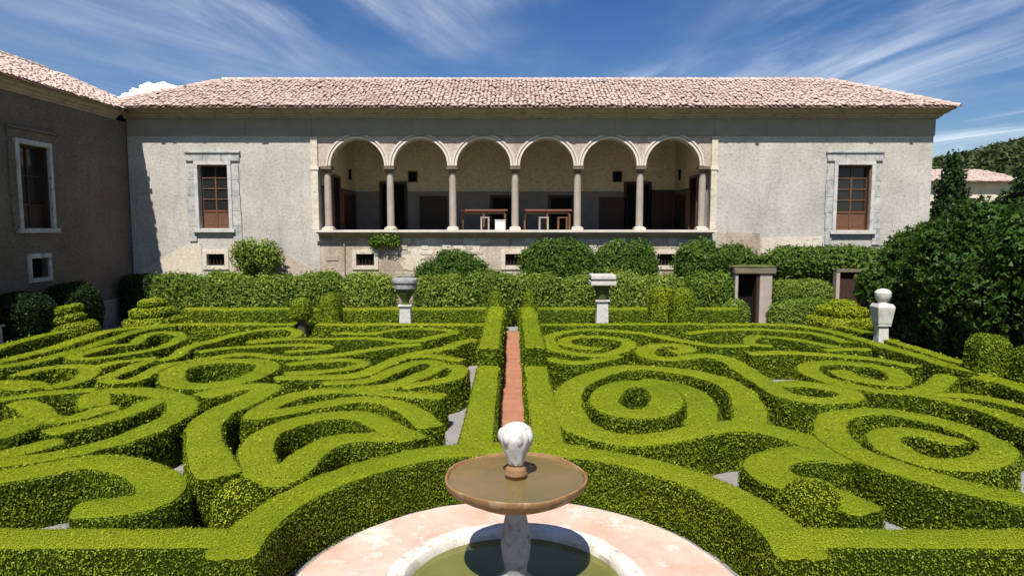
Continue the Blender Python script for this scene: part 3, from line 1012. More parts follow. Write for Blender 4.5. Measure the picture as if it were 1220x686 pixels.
def tiles(parent, poly, e0, e1, up, spacing=0.165, rowlen=0.25):
    """barrel tiles over one roof slope: poly is the slope outline (world points), e0->e1 its eave, up a point up the slope"""
    e0, e1, up = (np.array(v, float) for v in (e0, e1, up))
    ax = e1 - e0
    ln = np.linalg.norm(ax)
    ax /= ln
    sl = up - e0
    sl -= ax * sl.dot(ax)
    h = np.linalg.norm(sl)
    sl /= h
    nn = np.cross(ax, sl)
    if nn[2] < 0:
        nn = -nn
    p2 = [((np.array(q) - e0).dot(ax), (np.array(q) - e0).dot(sl)) for q in poly]
    V, F, tone = [], [], []
    ring = [(-1, 0.0), (-0.72, 0.60), (0.0, 0.98), (0.72, 0.60), (1, 0.0)]
    i = 0
    for ci in range(int(ln / spacing) + 1):
        for ri in range(int(h / rowlen) + 1):
            u, v = (ci + 0.5) * spacing, ri * rowlen + 0.09
            if not inpoly((u, v + rowlen * 0.5), p2):
                continue
            w0 = spacing * 0.45 * (1 + rng.normal() * 0.09)
            yaw = rng.normal() * 0.13
            du, dv, dn = rng.normal() * 0.016, rng.normal() * 0.04, rng.normal() * 0.014
            b = len(V)
            for vv, ww, lf in ((-0.06, w0, 0.045), (rowlen + 0.05, w0 * 0.8, 0.012)):
                for a, c in ring:
                    V.append(e0 + ax * (u + du + a * ww + yaw * (vv - 0.1)) + sl * (v + dv + vv) + nn * (lf + dn + 0.03 + c * ww * 0.62))
            n = len(ring)
            for q in range(n - 1):
                F.append((b + q, b + q + 1, b + n + q + 1, b + n + q))
            F.append(tuple(b + q for q in range(n)))
            t = np.clip(0.55 + 0.17 * rng.normal() + 0.12 * math.sin(u * 0.9 + v), 0, 1)
            tone += [t] * (n)
            i += 1
    o = mk('roof_tiles', V, F, M['tile'], parent, tone=tone)
    o['kind'] = 'stuff'
    return o


def caps(parent, a, b, name='ridge_tiles', r=0.13):
    """half-round cover tiles along a ridge or hip"""
    a, b = np.array(a, float), np.array(b, float)
    d = b - a
    ln = np.linalg.norm(d)
    d /= ln
    side = np.cross(d, (0, 0, 1))
    side /= np.linalg.norm(side)
    nn = np.cross(side, d)
    V, F, tone = [], [], []
    k = int(ln / 0.36)
    for i in range(k):
        bse = len(V)
        j = rng.normal() * 0.012
        for t, rr, lf in ((i * 0.36 - 0.04, r, 0.05), (i * 0.36 + 0.40, r * 0.85, 0.025)):
            for q in range(7):
                g = math.pi * q / 6
                V.append(a + d * t + side * (math.cos(g) * rr * 1.1 + j) + nn * (math.sin(g) * rr + lf))
        for q in range(6):
            F.append((bse + q, bse + q + 1, bse + 7 + q + 1, bse + 7 + q))
        F.append(tuple(bse + q for q in range(7)))
        tone += [float(np.clip(0.5 + 0.25 * rng.normal(), 0, 1))] * 7
    o = mk(name, V, F, M['tile'], parent, tone=tone)
    o['kind'] = 'stuff'


EZ, RZ = 8.60, 10.42
fe, be = YF - 0.82, YF + 6.9
ry = YF + 3.0
A, B = (-16.7, fe, EZ), (XR + 0.42, fe, EZ)
C, D = (XR + 0.42, be, EZ), (-16.7, be, EZ)
RL, RR_ = (-13.0, ry, RZ), (14.3, ry, RZ)
mb = MB().add([A, B, C, D, RL, RR_], [(0, 1, 5, 4), (1, 2, 5), (2, 3, 4, 5), (3, 0, 4), (3, 2, 1, 0)])
roof = mb.build('roof', M['underroof'], pal)
tiles(roof, [A, B, RR_, RL], A, B, RL)
tiles(roof, [B, C, RR_], B, C, RR_)
tiles(roof, [D, A, RL], D, A, RL)
caps(roof, RL, RR_)
caps(roof, B, RR_, 'hip_tiles')
caps(roof, A, RL, 'hip_tiles')

# ------------------------------------------------------------------ the shaded wing on the left
wing = thing('side_wing', 'shaded side wing with a tall stone-framed window, at right angles to the palace', 'building', (-18.8, 21, 0))
XW = XL - 0.02
side = lambda s, d, z: (XW + d, s, z)
LWIN = (21.75, 23.15, 3.86, 6.55)
LV = (22.05, 22.85, 2.20, 2.85)
mb = MB()
panel(mb, 8.0, YF - 0.003, 0, 8.15, [LWIN, LV], 0.0, -0.5)
mb.mapped(lambda s, d, z: (XW + d, s, z))
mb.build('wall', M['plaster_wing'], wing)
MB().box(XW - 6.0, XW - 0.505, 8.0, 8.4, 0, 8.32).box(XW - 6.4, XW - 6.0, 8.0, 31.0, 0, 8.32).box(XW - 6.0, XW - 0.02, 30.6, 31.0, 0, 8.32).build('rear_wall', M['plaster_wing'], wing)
MB().box(XW - 0.01, XW + 0.10, 8.0, YF - 0.06, 0.0, 1.05).build('plinth', M['pinkbase'], wing, bevel=0.02)
window(wing, side, *LWIN, 0.42, 0.45, 0.10, 1, 2, grey=False)
v = MB().box(LV[0] + 0.002, LV[1] - 0.002, -0.24, -0.2, LV[2], LV[3]).mapped(side).build('vent', M['black'], wing)
MB().box(LV[0] - 0.16, LV[0] - 0.002, -0.02, 0.06, LV[2] - 0.14, LV[3] + 0.16).box(LV[1] + 0.002, LV[1] + 0.16, -0.02, 0.06, LV[2] - 0.14, LV[3] + 0.16).box(LV[0], LV[1], -0.02, 0.058, LV[3] + 0.002, LV[3] + 0.16).box(LV[0], LV[1], -0.02, 0.058, LV[2] - 0.14, LV[2] - 0.002).mapped(side).build('vent_frame', M['surround'], v, bevel=0.01)
MB().extrude_y([(XW + d * 0.6, z - 0.14) for d, z in CP], 8.0, YF - 0.80).build('cornice', M['cornice'], wing)
we, ww_, wr = XW + 0.50, XW - 6.9, XW - 3.0
A, B = (we, 7.4, EZ - 0.14), (we, 31.6, EZ - 0.14)
C, D = (ww_, 31.6, EZ - 0.14), (ww_, 7.4, EZ - 0.14)
R0, R1 = (wr, 7.4, RZ - 0.25), (wr, 28.2, RZ - 0.25)
mb = MB().add([A, B, C, D, R0, R1], [(0, 1, 5, 4), (1, 2, 5), (2, 3, 4, 5), (3, 0, 4), (3, 2, 1, 0)])
roof = mb.build('roof', M['underroof'], wing)
tiles(roof, [A, B, R1, R0], A, B, R0)
tiles(roof, [B, C, R1], B, C, R1)
caps(roof, R0, R1)
caps(roof, B, R1, 'hip_tiles')

# parterre hedges: label, width, closed, centre line on the ground (metres)
SCROLLS = [
    ('long low border hedge curving along the left bed towards the dark wing', 0.55, False, [(-12.33, 15.74), (-12.23, 16.91), (-12.31, 18.33), (-12.53, 20.16), (-12.27, 21.17), (-11.28, 21.91), (-9.76, 22.1), (-7.8, 22.1), (-4.16, 22.0), (-0.92, 22.0)]),
    ('inner border hedge joining the long border beside the tiered topiary', 0.5, False, [(-11.82, 15.08), (-11.55, 15.59), (-11.35, 16.25), (-11.32, 17.26), (-11.4, 18.33), (-11.62, 20.0), (-11.55, 21.08), (-11.1, 21.72)]),
    ('flattened loop hedge with a tiny dark hole, below the tiered topiary', 0.42, True, [(-10.89, 16.46), (-10.88, 17.26), (-10.83, 17.87), (-10.44, 18.26), (-10.71, 19.09), (-10.9, 19.84), (-10.78, 20.32), (-10.3, 20.24), (-9.65, 19.38), (-9.38, 18.26), (-9.46, 17.38), (-9.79, 16.79), (-10.05, 16.36), (-10.48, 16.15)]),
    ('S-shaped hedge ending in a small loop near the split clipped cone', 0.42, False, [(-8.52, 16.04), (-8.39, 16.52), (-8.63, 17.62), (-8.44, 18.81), (-8.25, 19.84), (-8.02, 20.49), (-7.71, 20.91), (-7.16, 21.0), (-6.57, 20.32), (-6.47, 19.53), (-6.88, 19.09), (-7.34, 18.74)]),
    ('long hairpin hedge whose tip points at the path hedge, below the white pedestal', 0.42, False, [(-7.21, 18.39), (-6.59, 18.95), (-5.31, 19.09), (-4.13, 19.24), (-3.44, 18.88), (-2.78, 18.67), (-2.23, 19.38), (-1.76, 20.24), (-2.31, 20.82), (-3.13, 21.0), (-3.83, 20.49), (-4.29, 20.0), (-5.33, 20.08)]),
    ('wavy hedge running between the hairpin hedge and the oval ring hedge', 0.45, False, [(-7.77, 16.09), (-7.43, 16.52), (-6.9, 16.91), (-6.4, 16.85), (-5.8, 16.52), (-5.09, 16.46), (-4.39, 16.91), (-3.81, 17.5), (-3.29, 18.06), (-2.68, 18.46)]),
    ('small pointed loop hedge with a narrow slot in the middle of the left bed', 0.42, False, [(-8.03, 17.14), (-7.63, 17.62), (-6.98, 17.81), (-6.21, 18.13), (-5.29, 18.19), (-4.95, 17.87), (-5.25, 17.44), (-5.77, 17.2)]),
    ('sweeping hedge curving up to a blunt end beside the grey gravel walk', 0.5, False, [(-4.93, 14.1), (-3.92, 14.14), (-3.29, 14.46), (-3.0, 15.26), (-2.85, 15.84), (-2.49, 16.68), (-1.74, 17.62), (-1.43, 18.6), (-1.15, 18.88)]),
    ('short hedge spur branching to a square end beside the gravel walk', 0.45, False, [(-2.49, 16.36), (-2.2, 16.52), (-1.83, 16.41), (-1.28, 16.04)]),
    ("closed slim oval hedge next to the ring hedge's right side", 0.42, False, [(-5.2, 15.54), (-4.89, 15.79), (-4.45, 16.09), (-3.93, 16.15), (-3.5, 15.69), (-3.7, 15.17), (-4.33, 14.76), (-4.92, 14.63)]),
    ('broad hairpin hedge with a deep slot beside the gravel walk', 0.5, False, [(-3.78, 13.63), (-3.01, 13.94), (-2.69, 14.72), (-2.33, 15.59), (-1.96, 15.79), (-1.68, 15.35), (-1.91, 14.46), (-2.28, 13.67), (-2.55, 13.34), (-3.02, 13.16)]),
    ('short curved hedge hugging the end of the broad hairpin hedge', 0.5, False, [(-1.57, 15.31), (-1.3, 15.26), (-1.16, 14.76), (-1.24, 14.18), (-1.59, 13.71), (-2.12, 13.34)]),
    ('long pointed leaf-shaped hedge with a crescent hollow, above the furled loop hedge', 0.55, False, [(-1.42, 12.63), (-2.12, 12.82), (-2.81, 12.99), (-3.62, 13.06), (-4.17, 12.69), (-4.39, 12.13), (-4.41, 11.28), (-4.09, 11.43), (-3.68, 11.82), (-3.19, 12.19), (-2.82, 12.38), (-2.34, 12.25), (-1.93, 11.82), (-1.58, 11.22), (-1.36, 10.76)]),
    ('furled loop hedge with a shaggy dark hollow beside the arc hedge', 0.6, False, [(-1.55, 10.05), (-1.94, 10.55), (-2.5, 11.2), (-2.97, 11.33), (-3.45, 11.05), (-3.76, 10.6), (-3.85, 10.1), (-3.69, 9.43), (-3.31, 8.66), (-2.99, 8.28), (-2.93, 8.82), (-2.91, 9.43), (-2.72, 9.93), (-2.32, 10.12), (-1.92, 10.14)]),
    ('round ring hedge with an open dark centre in the left bed', 0.62, True, [(-7.29, 14.14), (-7.58, 14.9), (-7.47, 15.54), (-7.03, 15.94), (-6.49, 15.99), (-5.95, 15.74), (-5.6, 15.17), (-5.55, 14.46), (-5.71, 13.82), (-6.06, 13.41), (-6.53, 13.34), (-6.97, 13.6)]),
    ('U-shaped hedge with a dark slot, left of the ring hedge', 0.45, False, [(-7.95, 15.79), (-8.11, 15.45), (-8.06, 14.63), (-7.99, 14.06), (-8.11, 13.86), (-8.35, 13.82), (-8.63, 14.06), (-8.78, 14.46), (-8.77, 15.03), (-8.8, 15.59), (-8.76, 15.99)]),
    ('slender hedge tucked between the U-shaped hedge and the flattened loop', 0.4, False, [(-9.55, 14.99), (-9.59, 15.5), (-9.47, 15.89), (-9.21, 16.15), (-8.94, 16.41)]),
    ('leaf-shaped loop hedge shading its own hollow near the inner border', 0.5, False, [(-10.84, 14.59), (-10.82, 15.12), (-10.41, 15.45), (-9.89, 15.35), (-9.46, 14.85), (-9.22, 14.06), (-9.31, 13.45), (-9.36, 13.38)]),
    ('broad clipped hedge block with a rounded end at the edge of the left bed', 0.85, False, [(-10.78, 13.67), (-10.4, 13.67), (-10.0, 13.56), (-9.8, 13.38)]),
    ('straight hedge arm lying in front of the leaf-shaped loop hedge', 0.5, False, [(-9.66, 12.22), (-9.21, 12.66), (-8.72, 12.89), (-8.34, 13.03)]),
    ('wide wedge-shaped hedge narrowing into a long arm beside a square dark pit', 0.6, False, [(-9.03, 12.13), (-8.64, 11.84), (-8.19, 11.41), (-7.76, 11.1), (-7.44, 11.25), (-7.37, 11.59), (-7.25, 11.79)]),
    ('blunt wide hedge beside the narrow triangular pit', 0.9, False, [(-8.12, 10.22), (-8.11, 10.53), (-8.17, 10.95)]),
    ('low hedge arm pointing into the triangular pit', 0.5, False, [(-7.34, 9.22), (-7.15, 9.47), (-7.02, 9.73), (-6.95, 9.89)]),
    ('inner curl of the great hook hedge, ending in a square tip', 0.55, False, [(-7.18, 10.31), (-7.02, 10.6), (-6.75, 11.02), (-6.64, 11.57), (-6.62, 12.13)]),
    ('great hook hedge curling round its own inner curl, in front of the ring hedge', 0.62, False, [(-7.58, 11.96), (-7.94, 12.56), (-7.95, 12.92), (-7.44, 12.99), (-6.82, 12.76), (-6.29, 12.38), (-5.91, 11.84), (-5.75, 11.15), (-5.8, 10.44), (-5.89, 9.99), (-6.07, 9.66), (-6.31, 9.36), (-6.62, 9.12), (-7.08, 8.88)]),
    ('thick rounded hook hedge above the straight front hedge, round end by the gravel gap', 0.72, False, [(-6.72, 8.34), (-6.4, 8.57), (-6.13, 8.79), (-5.79, 9.02), (-5.27, 8.92), (-4.69, 8.51), (-4.33, 8.06), (-4.3, 7.7), (-4.57, 7.55), (-4.84, 7.48)]),
    ('S-shaped thick hedge descending from the ring hedge to the small clipped ball', 0.68, False, [(-5.84, 12.63), (-5.62, 12.99), (-5.3, 13.27), (-4.92, 13.23), (-4.88, 12.69), (-4.96, 12.07), (-5.09, 11.46), (-5.01, 10.76), (-4.69, 9.97), (-4.22, 9.12), (-3.84, 8.54)]),
    ('long back border hedge bending down the right side past the bust pedestal', 0.5, False, [(0.9, 22.19), (3.08, 22.19), (5.9, 22.29), (8.15, 22.29), (9.3, 22.0), (9.79, 21.26), (10.04, 19.92), (10.19, 18.39), (10.27, 16.57), (10.3, 15.35), (10.57, 14.68)]),
    ('outer border hedge running from the bust pedestal to the clipped rounded block', 0.42, False, [(10.77, 21.72), (10.92, 21.0), (10.97, 20.16), (10.9, 19.16), (10.87, 17.56), (10.78, 16.52), (10.89, 15.79)]),
    ('low hedge arm below the clipped rounded block', 0.55, False, [(10.03, 14.1), (10.3, 14.22), (10.33, 13.82), (10.28, 13.13), (10.24, 12.56)]),
    ('double-coil spiral hedge with a long tail, beside the path hedge', 0.48, False, [(6.33, 18.06), (5.41, 18.13), (4.71, 19.02), (4.24, 19.76), (3.61, 20.4), (2.89, 20.82), (2.09, 20.74), (1.34, 20.08), (1.01, 18.95), (1.08, 17.74), (1.42, 17.02), (2.08, 16.74), (2.72, 17.2), (3.21, 18.13), (3.13, 19.02), (2.59, 19.53), (1.98, 19.61), (1.54, 19.02), (1.48, 18.26), (1.85, 17.81), (2.25, 17.62)]),
    ('short curved hedge wrapped under the double-coil spiral hedge', 0.5, False, [(0.96, 16.15), (1.44, 15.79), (1.98, 15.94), (2.58, 16.57)]),
    ('long S-shaped hedge with a small curled loop and a wide diagonal back', 0.6, False, [(4.24, 17.08), (4.6, 17.32), (4.54, 17.93), (4.21, 18.19), (3.74, 17.81), (3.41, 17.02), (3.48, 16.36), (3.88, 16.09), (4.41, 16.41), (4.93, 16.57), (5.25, 16.04), (5.25, 14.72), (5.23, 13.67), (5.23, 12.76), (5.53, 12.28), (6.0, 12.22), (6.42, 12.47), (6.53, 12.86), (6.37, 13.2), (6.14, 13.45), (5.88, 13.6), (5.57, 13.52)]),
    ('wavy hedge ridge behind the square-ended hedge, below the back border', 0.45, False, [(5.3, 20.08), (5.97, 20.65), (6.73, 20.91), (7.79, 20.91), (8.57, 20.57), (9.1, 20.08), (9.32, 19.16), (9.37, 18.67)]),
    ('hooked hedge loop with a small dark hole, above the tall square hedge end', 0.45, False, [(8.6, 17.74), (8.45, 18.26), (8.11, 18.88), (7.69, 19.31), (7.21, 19.53), (6.78, 18.95), (6.56, 18.13), (6.9, 17.87)]),
    ('long square-ended hedge with a tall shaded front, above the oval spiral', 0.5, False, [(6.21, 17.08), (7.16, 17.14), (7.94, 16.85), (8.81, 16.36), (9.14, 15.99), (9.35, 15.45)]),
    ('short straight hedge stub in front of the bending border hedge', 0.4, False, [(8.19, 17.26), (8.83, 17.44), (9.31, 17.44)]),
    ('oval spiral hedge with two coils and a rounded lobe at its tail', 0.55, False, [(9.43, 14.38), (8.98, 13.9), (8.43, 13.31), (7.98, 13.06), (7.28, 13.06), (6.88, 13.56), (6.7, 14.18), (6.71, 14.94), (7.1, 15.64), (7.73, 15.84), (8.38, 15.54), (8.58, 14.99), (8.39, 14.26), (7.97, 13.75), (7.62, 13.9), (7.36, 14.3), (7.39, 14.85)]),
    ('long hedge ridge running from the oval spiral to the right boundary', 0.45, False, [(7.73, 12.92), (8.22, 12.86), (8.93, 12.63), (9.22, 11.84), (9.28, 11.35)]),
    ('lower parallel hedge ridge beside the great coil hedge', 0.5, False, [(7.78, 12.86), (8.11, 12.5), (8.39, 11.84), (8.46, 11.15), (8.45, 10.48)]),
    ('great coil hedge with a shaggy dark inner channel, right of the branching ring', 0.58, False, [(4.93, 9.77), (5.11, 10.53), (5.49, 11.2), (6.07, 11.54), (6.64, 11.54), (7.09, 11.05), (7.27, 10.48), (7.25, 9.89), (7.04, 9.43), (6.63, 9.08), (6.15, 8.9), (5.79, 9.02), (5.63, 9.33), (5.61, 9.73), (5.75, 10.14), (6.04, 10.4), (6.36, 10.42), (6.53, 10.16), (6.67, 9.89)]),
    ('broad diagonal hedge sweeping from the great coil hedge along its lower side', 0.62, False, [(4.99, 10.26), (4.91, 9.73), (4.97, 9.26), (5.24, 8.66), (5.6, 8.09), (6.07, 7.7), (6.25, 7.55)]),
    ('big round hedge ring with a branch linking to the diagonal hedge, beside the path', 0.68, False, [(3.98, 11.0), (4.21, 11.62), (4.42, 12.44), (4.54, 13.2), (4.44, 14.02), (4.11, 14.59), (3.61, 14.99), (2.97, 15.31), (2.4, 15.12), (1.69, 14.34), (1.23, 13.38), (1.03, 12.38), (1.0, 11.41), (1.1, 10.74), (1.34, 10.29), (1.74, 10.03), (2.26, 10.1), (2.71, 10.33), (3.15, 10.62), (3.57, 10.74), (3.96, 10.69), (4.26, 10.4), (4.47, 10.08), (4.68, 9.66)]),
    ('small ring hedge with a green hollow, inside the big round ring', 0.68, True, [(1.75, 12.5), (2.08, 13.38), (2.54, 13.78), (2.91, 13.56), (2.99, 12.82), (2.82, 12.07), (2.53, 11.59), (2.14, 11.41), (1.85, 11.62), (1.73, 12.02)]),
    ("curved hedge arm tying the small ring to the big ring's front", 0.64, False, [(2.87, 13.94), (3.29, 13.63), (3.52, 13.03), (3.52, 12.32), (3.35, 11.57), (3.11, 10.85)]),
    ('thick hook hedge with a shaggy shaded front, beside the clipped ball near the gravel gap', 0.68, False, [(4.69, 9.29), (4.38, 9.45), (3.89, 9.33), (3.46, 8.95), (3.42, 8.54), (3.66, 8.15), (3.91, 7.8), (4.03, 7.53)]),
]


# ------------------------------------------------------------------ parterre hedges
for lab, w, closed, pts in SCROLLS:
    g = None
    hedge(lab, pts, w, 0.68, closed)

# path hedges: low near part, taller far part
for sx, nm in ((-1, 'left bed'), (1, 'right bed')):
    hedge('straight low hedge lining the terracotta walk on the %s side' % nm, [(sx * 0.54, 9.75), (sx * 0.54, 12.0), (sx * 0.54, 15.2)], 0.60, 0.68, name='path_hedge', rough=0.5)
    hedge('taller far hedge block lining the terracotta walk on the %s side' % nm, [(sx * 0.54, 15.45), (sx * 0.54, 18.0), (sx * 0.54, 19.9)], 0.58, 1.10, name='path_hedge', rough=0.5)
    hedge('farthest hedge block beside the walk end on the %s side' % nm, [(sx * 0.56, 20.25), (sx * 0.56, 22.0), (sx * 0.56, 23.8)], 0.58, 1.02, name='path_hedge', rough=0.5)

# arc hedge round the fountain, in two halves, and the straight hedges in front of the beds
FX, FY = 0.04, 6.72
RH = 2.84
arc = lambda a0, a1: [(FX + RH * math.cos(R(a)), FY + RH * math.sin(R(a))) for a in np.linspace(a0, a1, 14)]
hedge('broad arc hedge half round the fountain paving, below the furled loop hedge', arc(93, 186), 0.62, 0.70, name='arc_hedge', dens=1.25)
hedge('broad arc hedge half round the fountain paving, below the big round ring', arc(87, -6), 0.62, 0.70, name='arc_hedge', dens=1.25)
for sx, nm in ((-1, 'thick rounded hook hedge'), (1, 'broad diagonal hedge')):
    hedge('straight clipped front hedge running in front of the %s' % nm, [(sx * 3.0 + FX, 6.72), (sx * 5.0, 6.72), (sx * 8.0, 6.72), (sx * 11.5, 6.72)], 0.56, 0.69, name='front_hedge', rough=0.6)
    hedge('short curved spur tying the path hedge to the arc hedge on the %s side' % ('gravel' if sx < 0 else 'big ring'), [(sx * 0.50, 9.75), (sx * 0.66, 9.6), (sx * 0.95, 9.5)], 0.5, 0.66, name='corner_hedge')

# low hedges behind the beds
hedge('long low hedge under the tall hedge row, left of the walk', [(-12.0, 24.9), (-6, 24.95), (-0.45, 24.95)], 0.8, 0.86, name='back_hedge', leaf='box_leaf', rough=0.7, shift=-0.1)
hedge('long low hedge under the tall hedge row, right of the walk', [(0.45, 24.95), (4, 24.95), (8.2, 24.9)], 0.8, 0.86, name='back_hedge', leaf='box_leaf', rough=0.7, shift=-0.1)
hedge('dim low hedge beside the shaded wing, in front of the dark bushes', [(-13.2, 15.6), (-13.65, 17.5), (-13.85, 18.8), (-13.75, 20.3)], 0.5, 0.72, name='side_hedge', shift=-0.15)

# ------------------------------------------------------------------ tall clipped hedge row below the facade
xs = np.linspace(-14.0, -4.75, 6)
row = [(xs[i], xs[i + 1]) for i in range(5)] + [(-3.75, -1.9), (-1.9, 0.1), (0.1, 1.9), (1.9, 3.5), (3.5, 5.1), (5.1, 6.8), (6.8, 8.65)]
rowtxt = ['in the shaded palace corner', 'under the left window vent', 'under the climbing bush', 'beside the drainpipe', 'left of the wide grey urn',
          'right of the wide grey urn', 'in front of the dome bush', 'under the middle vent', 'under the square dark bush', 'behind the white slab urn', 'behind the paired topiary', 'next to the stone doorway']
for i, (a, b) in enumerate(row):
    h = 1.93 + 0.06 * math.sin(i * 2.3)
    c = ((a + b) / 2, 26.45, h / 2)
    shrub('tall_hedge', 'tall clipped hedge section ' + rowtxt[i], c, ((b - a) / 2 * 1.07, 0.55, h / 2), 'hedge_leaf', 'hedge_core', e=4.0, rough=0.09, freq=2.1, dens=900, size=0.085, cat='hedge', seed=i + 3, lift=0.12, jitter=0.95, sprig=0.24, shift=(-0.02, 0.08, 0.04, 0.0, 0.24, 0.14, 0.02, -0.06, 0.0, 0.26, 0.12, -0.10)[i])

# ------------------------------------------------------------------ bushes against the wall
shrub('dome_bush', 'dark green domed bush rising behind the tall hedge row', (-2.35, 27.2, 1.7), (1.45, 0.6, 1.05), 'bush_leaf', 'dark_core', dens=1200, size=0.08, seed=31, lift=0.16, rough=0.2, freq=1.8, sprig=0.32, shift=0.12, trunk=(0.07, 0.8), jitter=1.0)
shrub('square_bush', 'dark square bush under the middle column, beside the middle vent', (1.85, 27.2, 1.95), (1.36, 0.56, 1.22), 'bush_leaf', 'dark_core', e=3.6, dens=1200, size=0.08, seed=33, lift=0.16, shift=0.08, rough=0.16, freq=1.9, sprig=0.32, jitter=1.0)
shrub('square_bush', 'dark bush with a rounded shoulder reaching the loggia ledge', (4.55, 27.2, 2.0), (1.18, 0.56, 1.22), 'bush_leaf', 'dark_core', e=2.8, dens=1200, size=0.08, seed=36, lift=0.16, shift=0.12, rough=0.18, freq=1.9, sprig=0.32, jitter=1.0)
shrub('leafy_bush', 'spreading leafy bush right of the last vent', (8.25, 27.2, 2.3), (1.0, 0.5, 0.6), 'bush_leaf', 'dark_core', dens=1500, size=0.09, seed=40, lift=0.18, rough=0.2, freq=2, sprig=0.34, shift=0.15, blobs=[((7.6, 27.2, 2.45), (0.85, 0.5, 0.75)), ((8.9, 27.15, 2.42), (0.95, 0.5, 0.55)), ((8.2, 27.2, 1.5), (1.2, 0.4, 1.3))], jitter=1.0)
shrub('climbing_bush', 'loose bright climbing bush beside the left window', (-10.3, 27.3, 2.5), (0.9, 0.4, 0.6), 'hedge_leaf', 'hedge_core', dens=700, size=0.10, seed=44, lift=0.25, shift=0.05, blobs=[((-10.7, 27.3, 2.75), (0.5, 0.35, 0.52)), ((-9.95, 27.3, 2.75), (0.42, 0.3, 0.45)), ((-10.0, 27.35, 1.9), (0.16, 0.12, 0.8)), ((-10.75, 27.35, 1.8), (0.16, 0.12, 0.9))], jitter=1.2)
for x, z, r, t in ((-5.55, 3.30, 0.22, 'left'), (-5.0, 3.40, 0.30, 'right')):
    V, F = blob((x, YF - 0.16, z), (r * 1.15, 0.15, r), 2.0, 0.25, 4, (16, 12), seed=int(z * 10))
    o = mk('wall_plant', V, F, M['hedge_core'], smooth=True)
    tag(o, 'smaller tuft of the two growing under the loggia ledge' if r < 0.25 else 'larger leafy tuft growing under the loggia ledge', 'plant')
    leaves(o, V, F, M['hedge_leaf'], lambda d: d * 0 + 900, lambda d: d * 0 + 0.09, lift=0.15, jitter=1.2, name='foliage')
rowi = [((11.6, 27.0, 2.42), (1.5, 0.42, 0.52)), ((13.6, 27.0, 2.46), (1.7, 0.42, 0.5)), ((11.4, 27.1, 1.3), (1.3, 0.35, 1.3)), ((14.9, 27.1, 1.3), (0.6, 0.35, 1.3))]
shrub('laurel_bank', 'glossy dark shrub trained along the wall above the pale-framed door', (12.6, 27.0, 1.6), (1, 1, 1), 'bush_leaf', 'dark_core', dens=1300, size=0.11, seed=48, lift=0.2, rough=0.18, freq=2, sprig=0.3, shift=0.18, blobs=rowi, jitter=1.0)
shrub('low_bush', 'yellow green clipped bush between the stone doorway and pale-framed door', (11.3, 26.2, 0.85), (1.15, 0.5, 0.9), 'hedge_leaf', 'hedge_core', e=4, dens=900, size=0.08, seed=52, lift=0.09, shift=0.12, rough=0.07)
shrub('low_bush', 'ragged low bush in front of the clipped bush by the doorway', (10.9, 25.3, 0.5), (1.2, 0.45, 0.62), 'hedge_leaf', 'hedge_core', e=3, dens=900, size=0.08, seed=53, lift=0.1, shift=0.05, rough=0.12)
shrub('low_bush', 'small round bush at the foot of the stone doorway', (8.55, 25.4, 0.5), (0.45, 0.4, 0.62), 'hedge_leaf', 'hedge_core', dens=900, size=0.08, seed=54, lift=0.1, shift=0.1, rough=0.12)
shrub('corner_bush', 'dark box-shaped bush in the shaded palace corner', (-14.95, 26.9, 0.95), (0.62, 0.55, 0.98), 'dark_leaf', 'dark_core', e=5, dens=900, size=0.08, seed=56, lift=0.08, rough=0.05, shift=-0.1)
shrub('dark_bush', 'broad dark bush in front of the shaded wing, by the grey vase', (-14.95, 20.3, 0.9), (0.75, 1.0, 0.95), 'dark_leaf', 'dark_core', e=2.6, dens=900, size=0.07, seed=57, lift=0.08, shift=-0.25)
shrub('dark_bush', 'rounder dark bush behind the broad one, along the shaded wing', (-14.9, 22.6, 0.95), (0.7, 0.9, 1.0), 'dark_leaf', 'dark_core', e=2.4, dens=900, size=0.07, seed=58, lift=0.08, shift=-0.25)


# ------------------------------------------------------------------ topiary
def tiered(label, x, y, tiers, tilt=0.0, shift=0.0):
    o = thing('tiered_topiary', label, 'topiary', (x, y, 0))
    MB().lathe(x, y, [(0.09, 0.0), (0.06, tiers[-1][0])], 8).build('stem', M['bark'], o)
    for i, (z, r, th) in enumerate(tiers):
        V, F = blob((x, y, z), (r, r, th), 3.0, 0.05, 2.5, (34, 16), seed=i + int(x * 3), floor=0.01)
        V[:, 2] += (V[:, 0] - x) * tilt
        V[:, 2] = np.maximum(V[:, 2], 0.01)
        t = mk('tier', V, F, M['box_core'], o, smooth=True)
        leaves(t, V, F, M['box_leaf'], lambda d: d * 0 + 1000, lambda d: d * 0 + 0.06, lift=0.04, tone_shift=shift)


tiered('three-tiered round topiary at the corner of the left bed, by the shaded corner', -12.35, 22.9, [(0.62, 0.80, 0.22), (0.98, 0.62, 0.17), (1.28, 0.38, 0.14)], 0.02)
tiered('slanting tiered topiary beside the dark bushes of the shaded wing', -13.95, 20.9, [(0.45, 0.75, 0.42), (1.02, 0.46, 0.14), (1.30, 0.38, 0.12)], 0.22, -0.1)
tiered('wide tiered topiary below the pale-framed door', 11.35, 22.9, [(0.62, 1.00, 0.26), (1.00, 0.75, 0.2), (1.22, 0.4, 0.16)], 0.0)


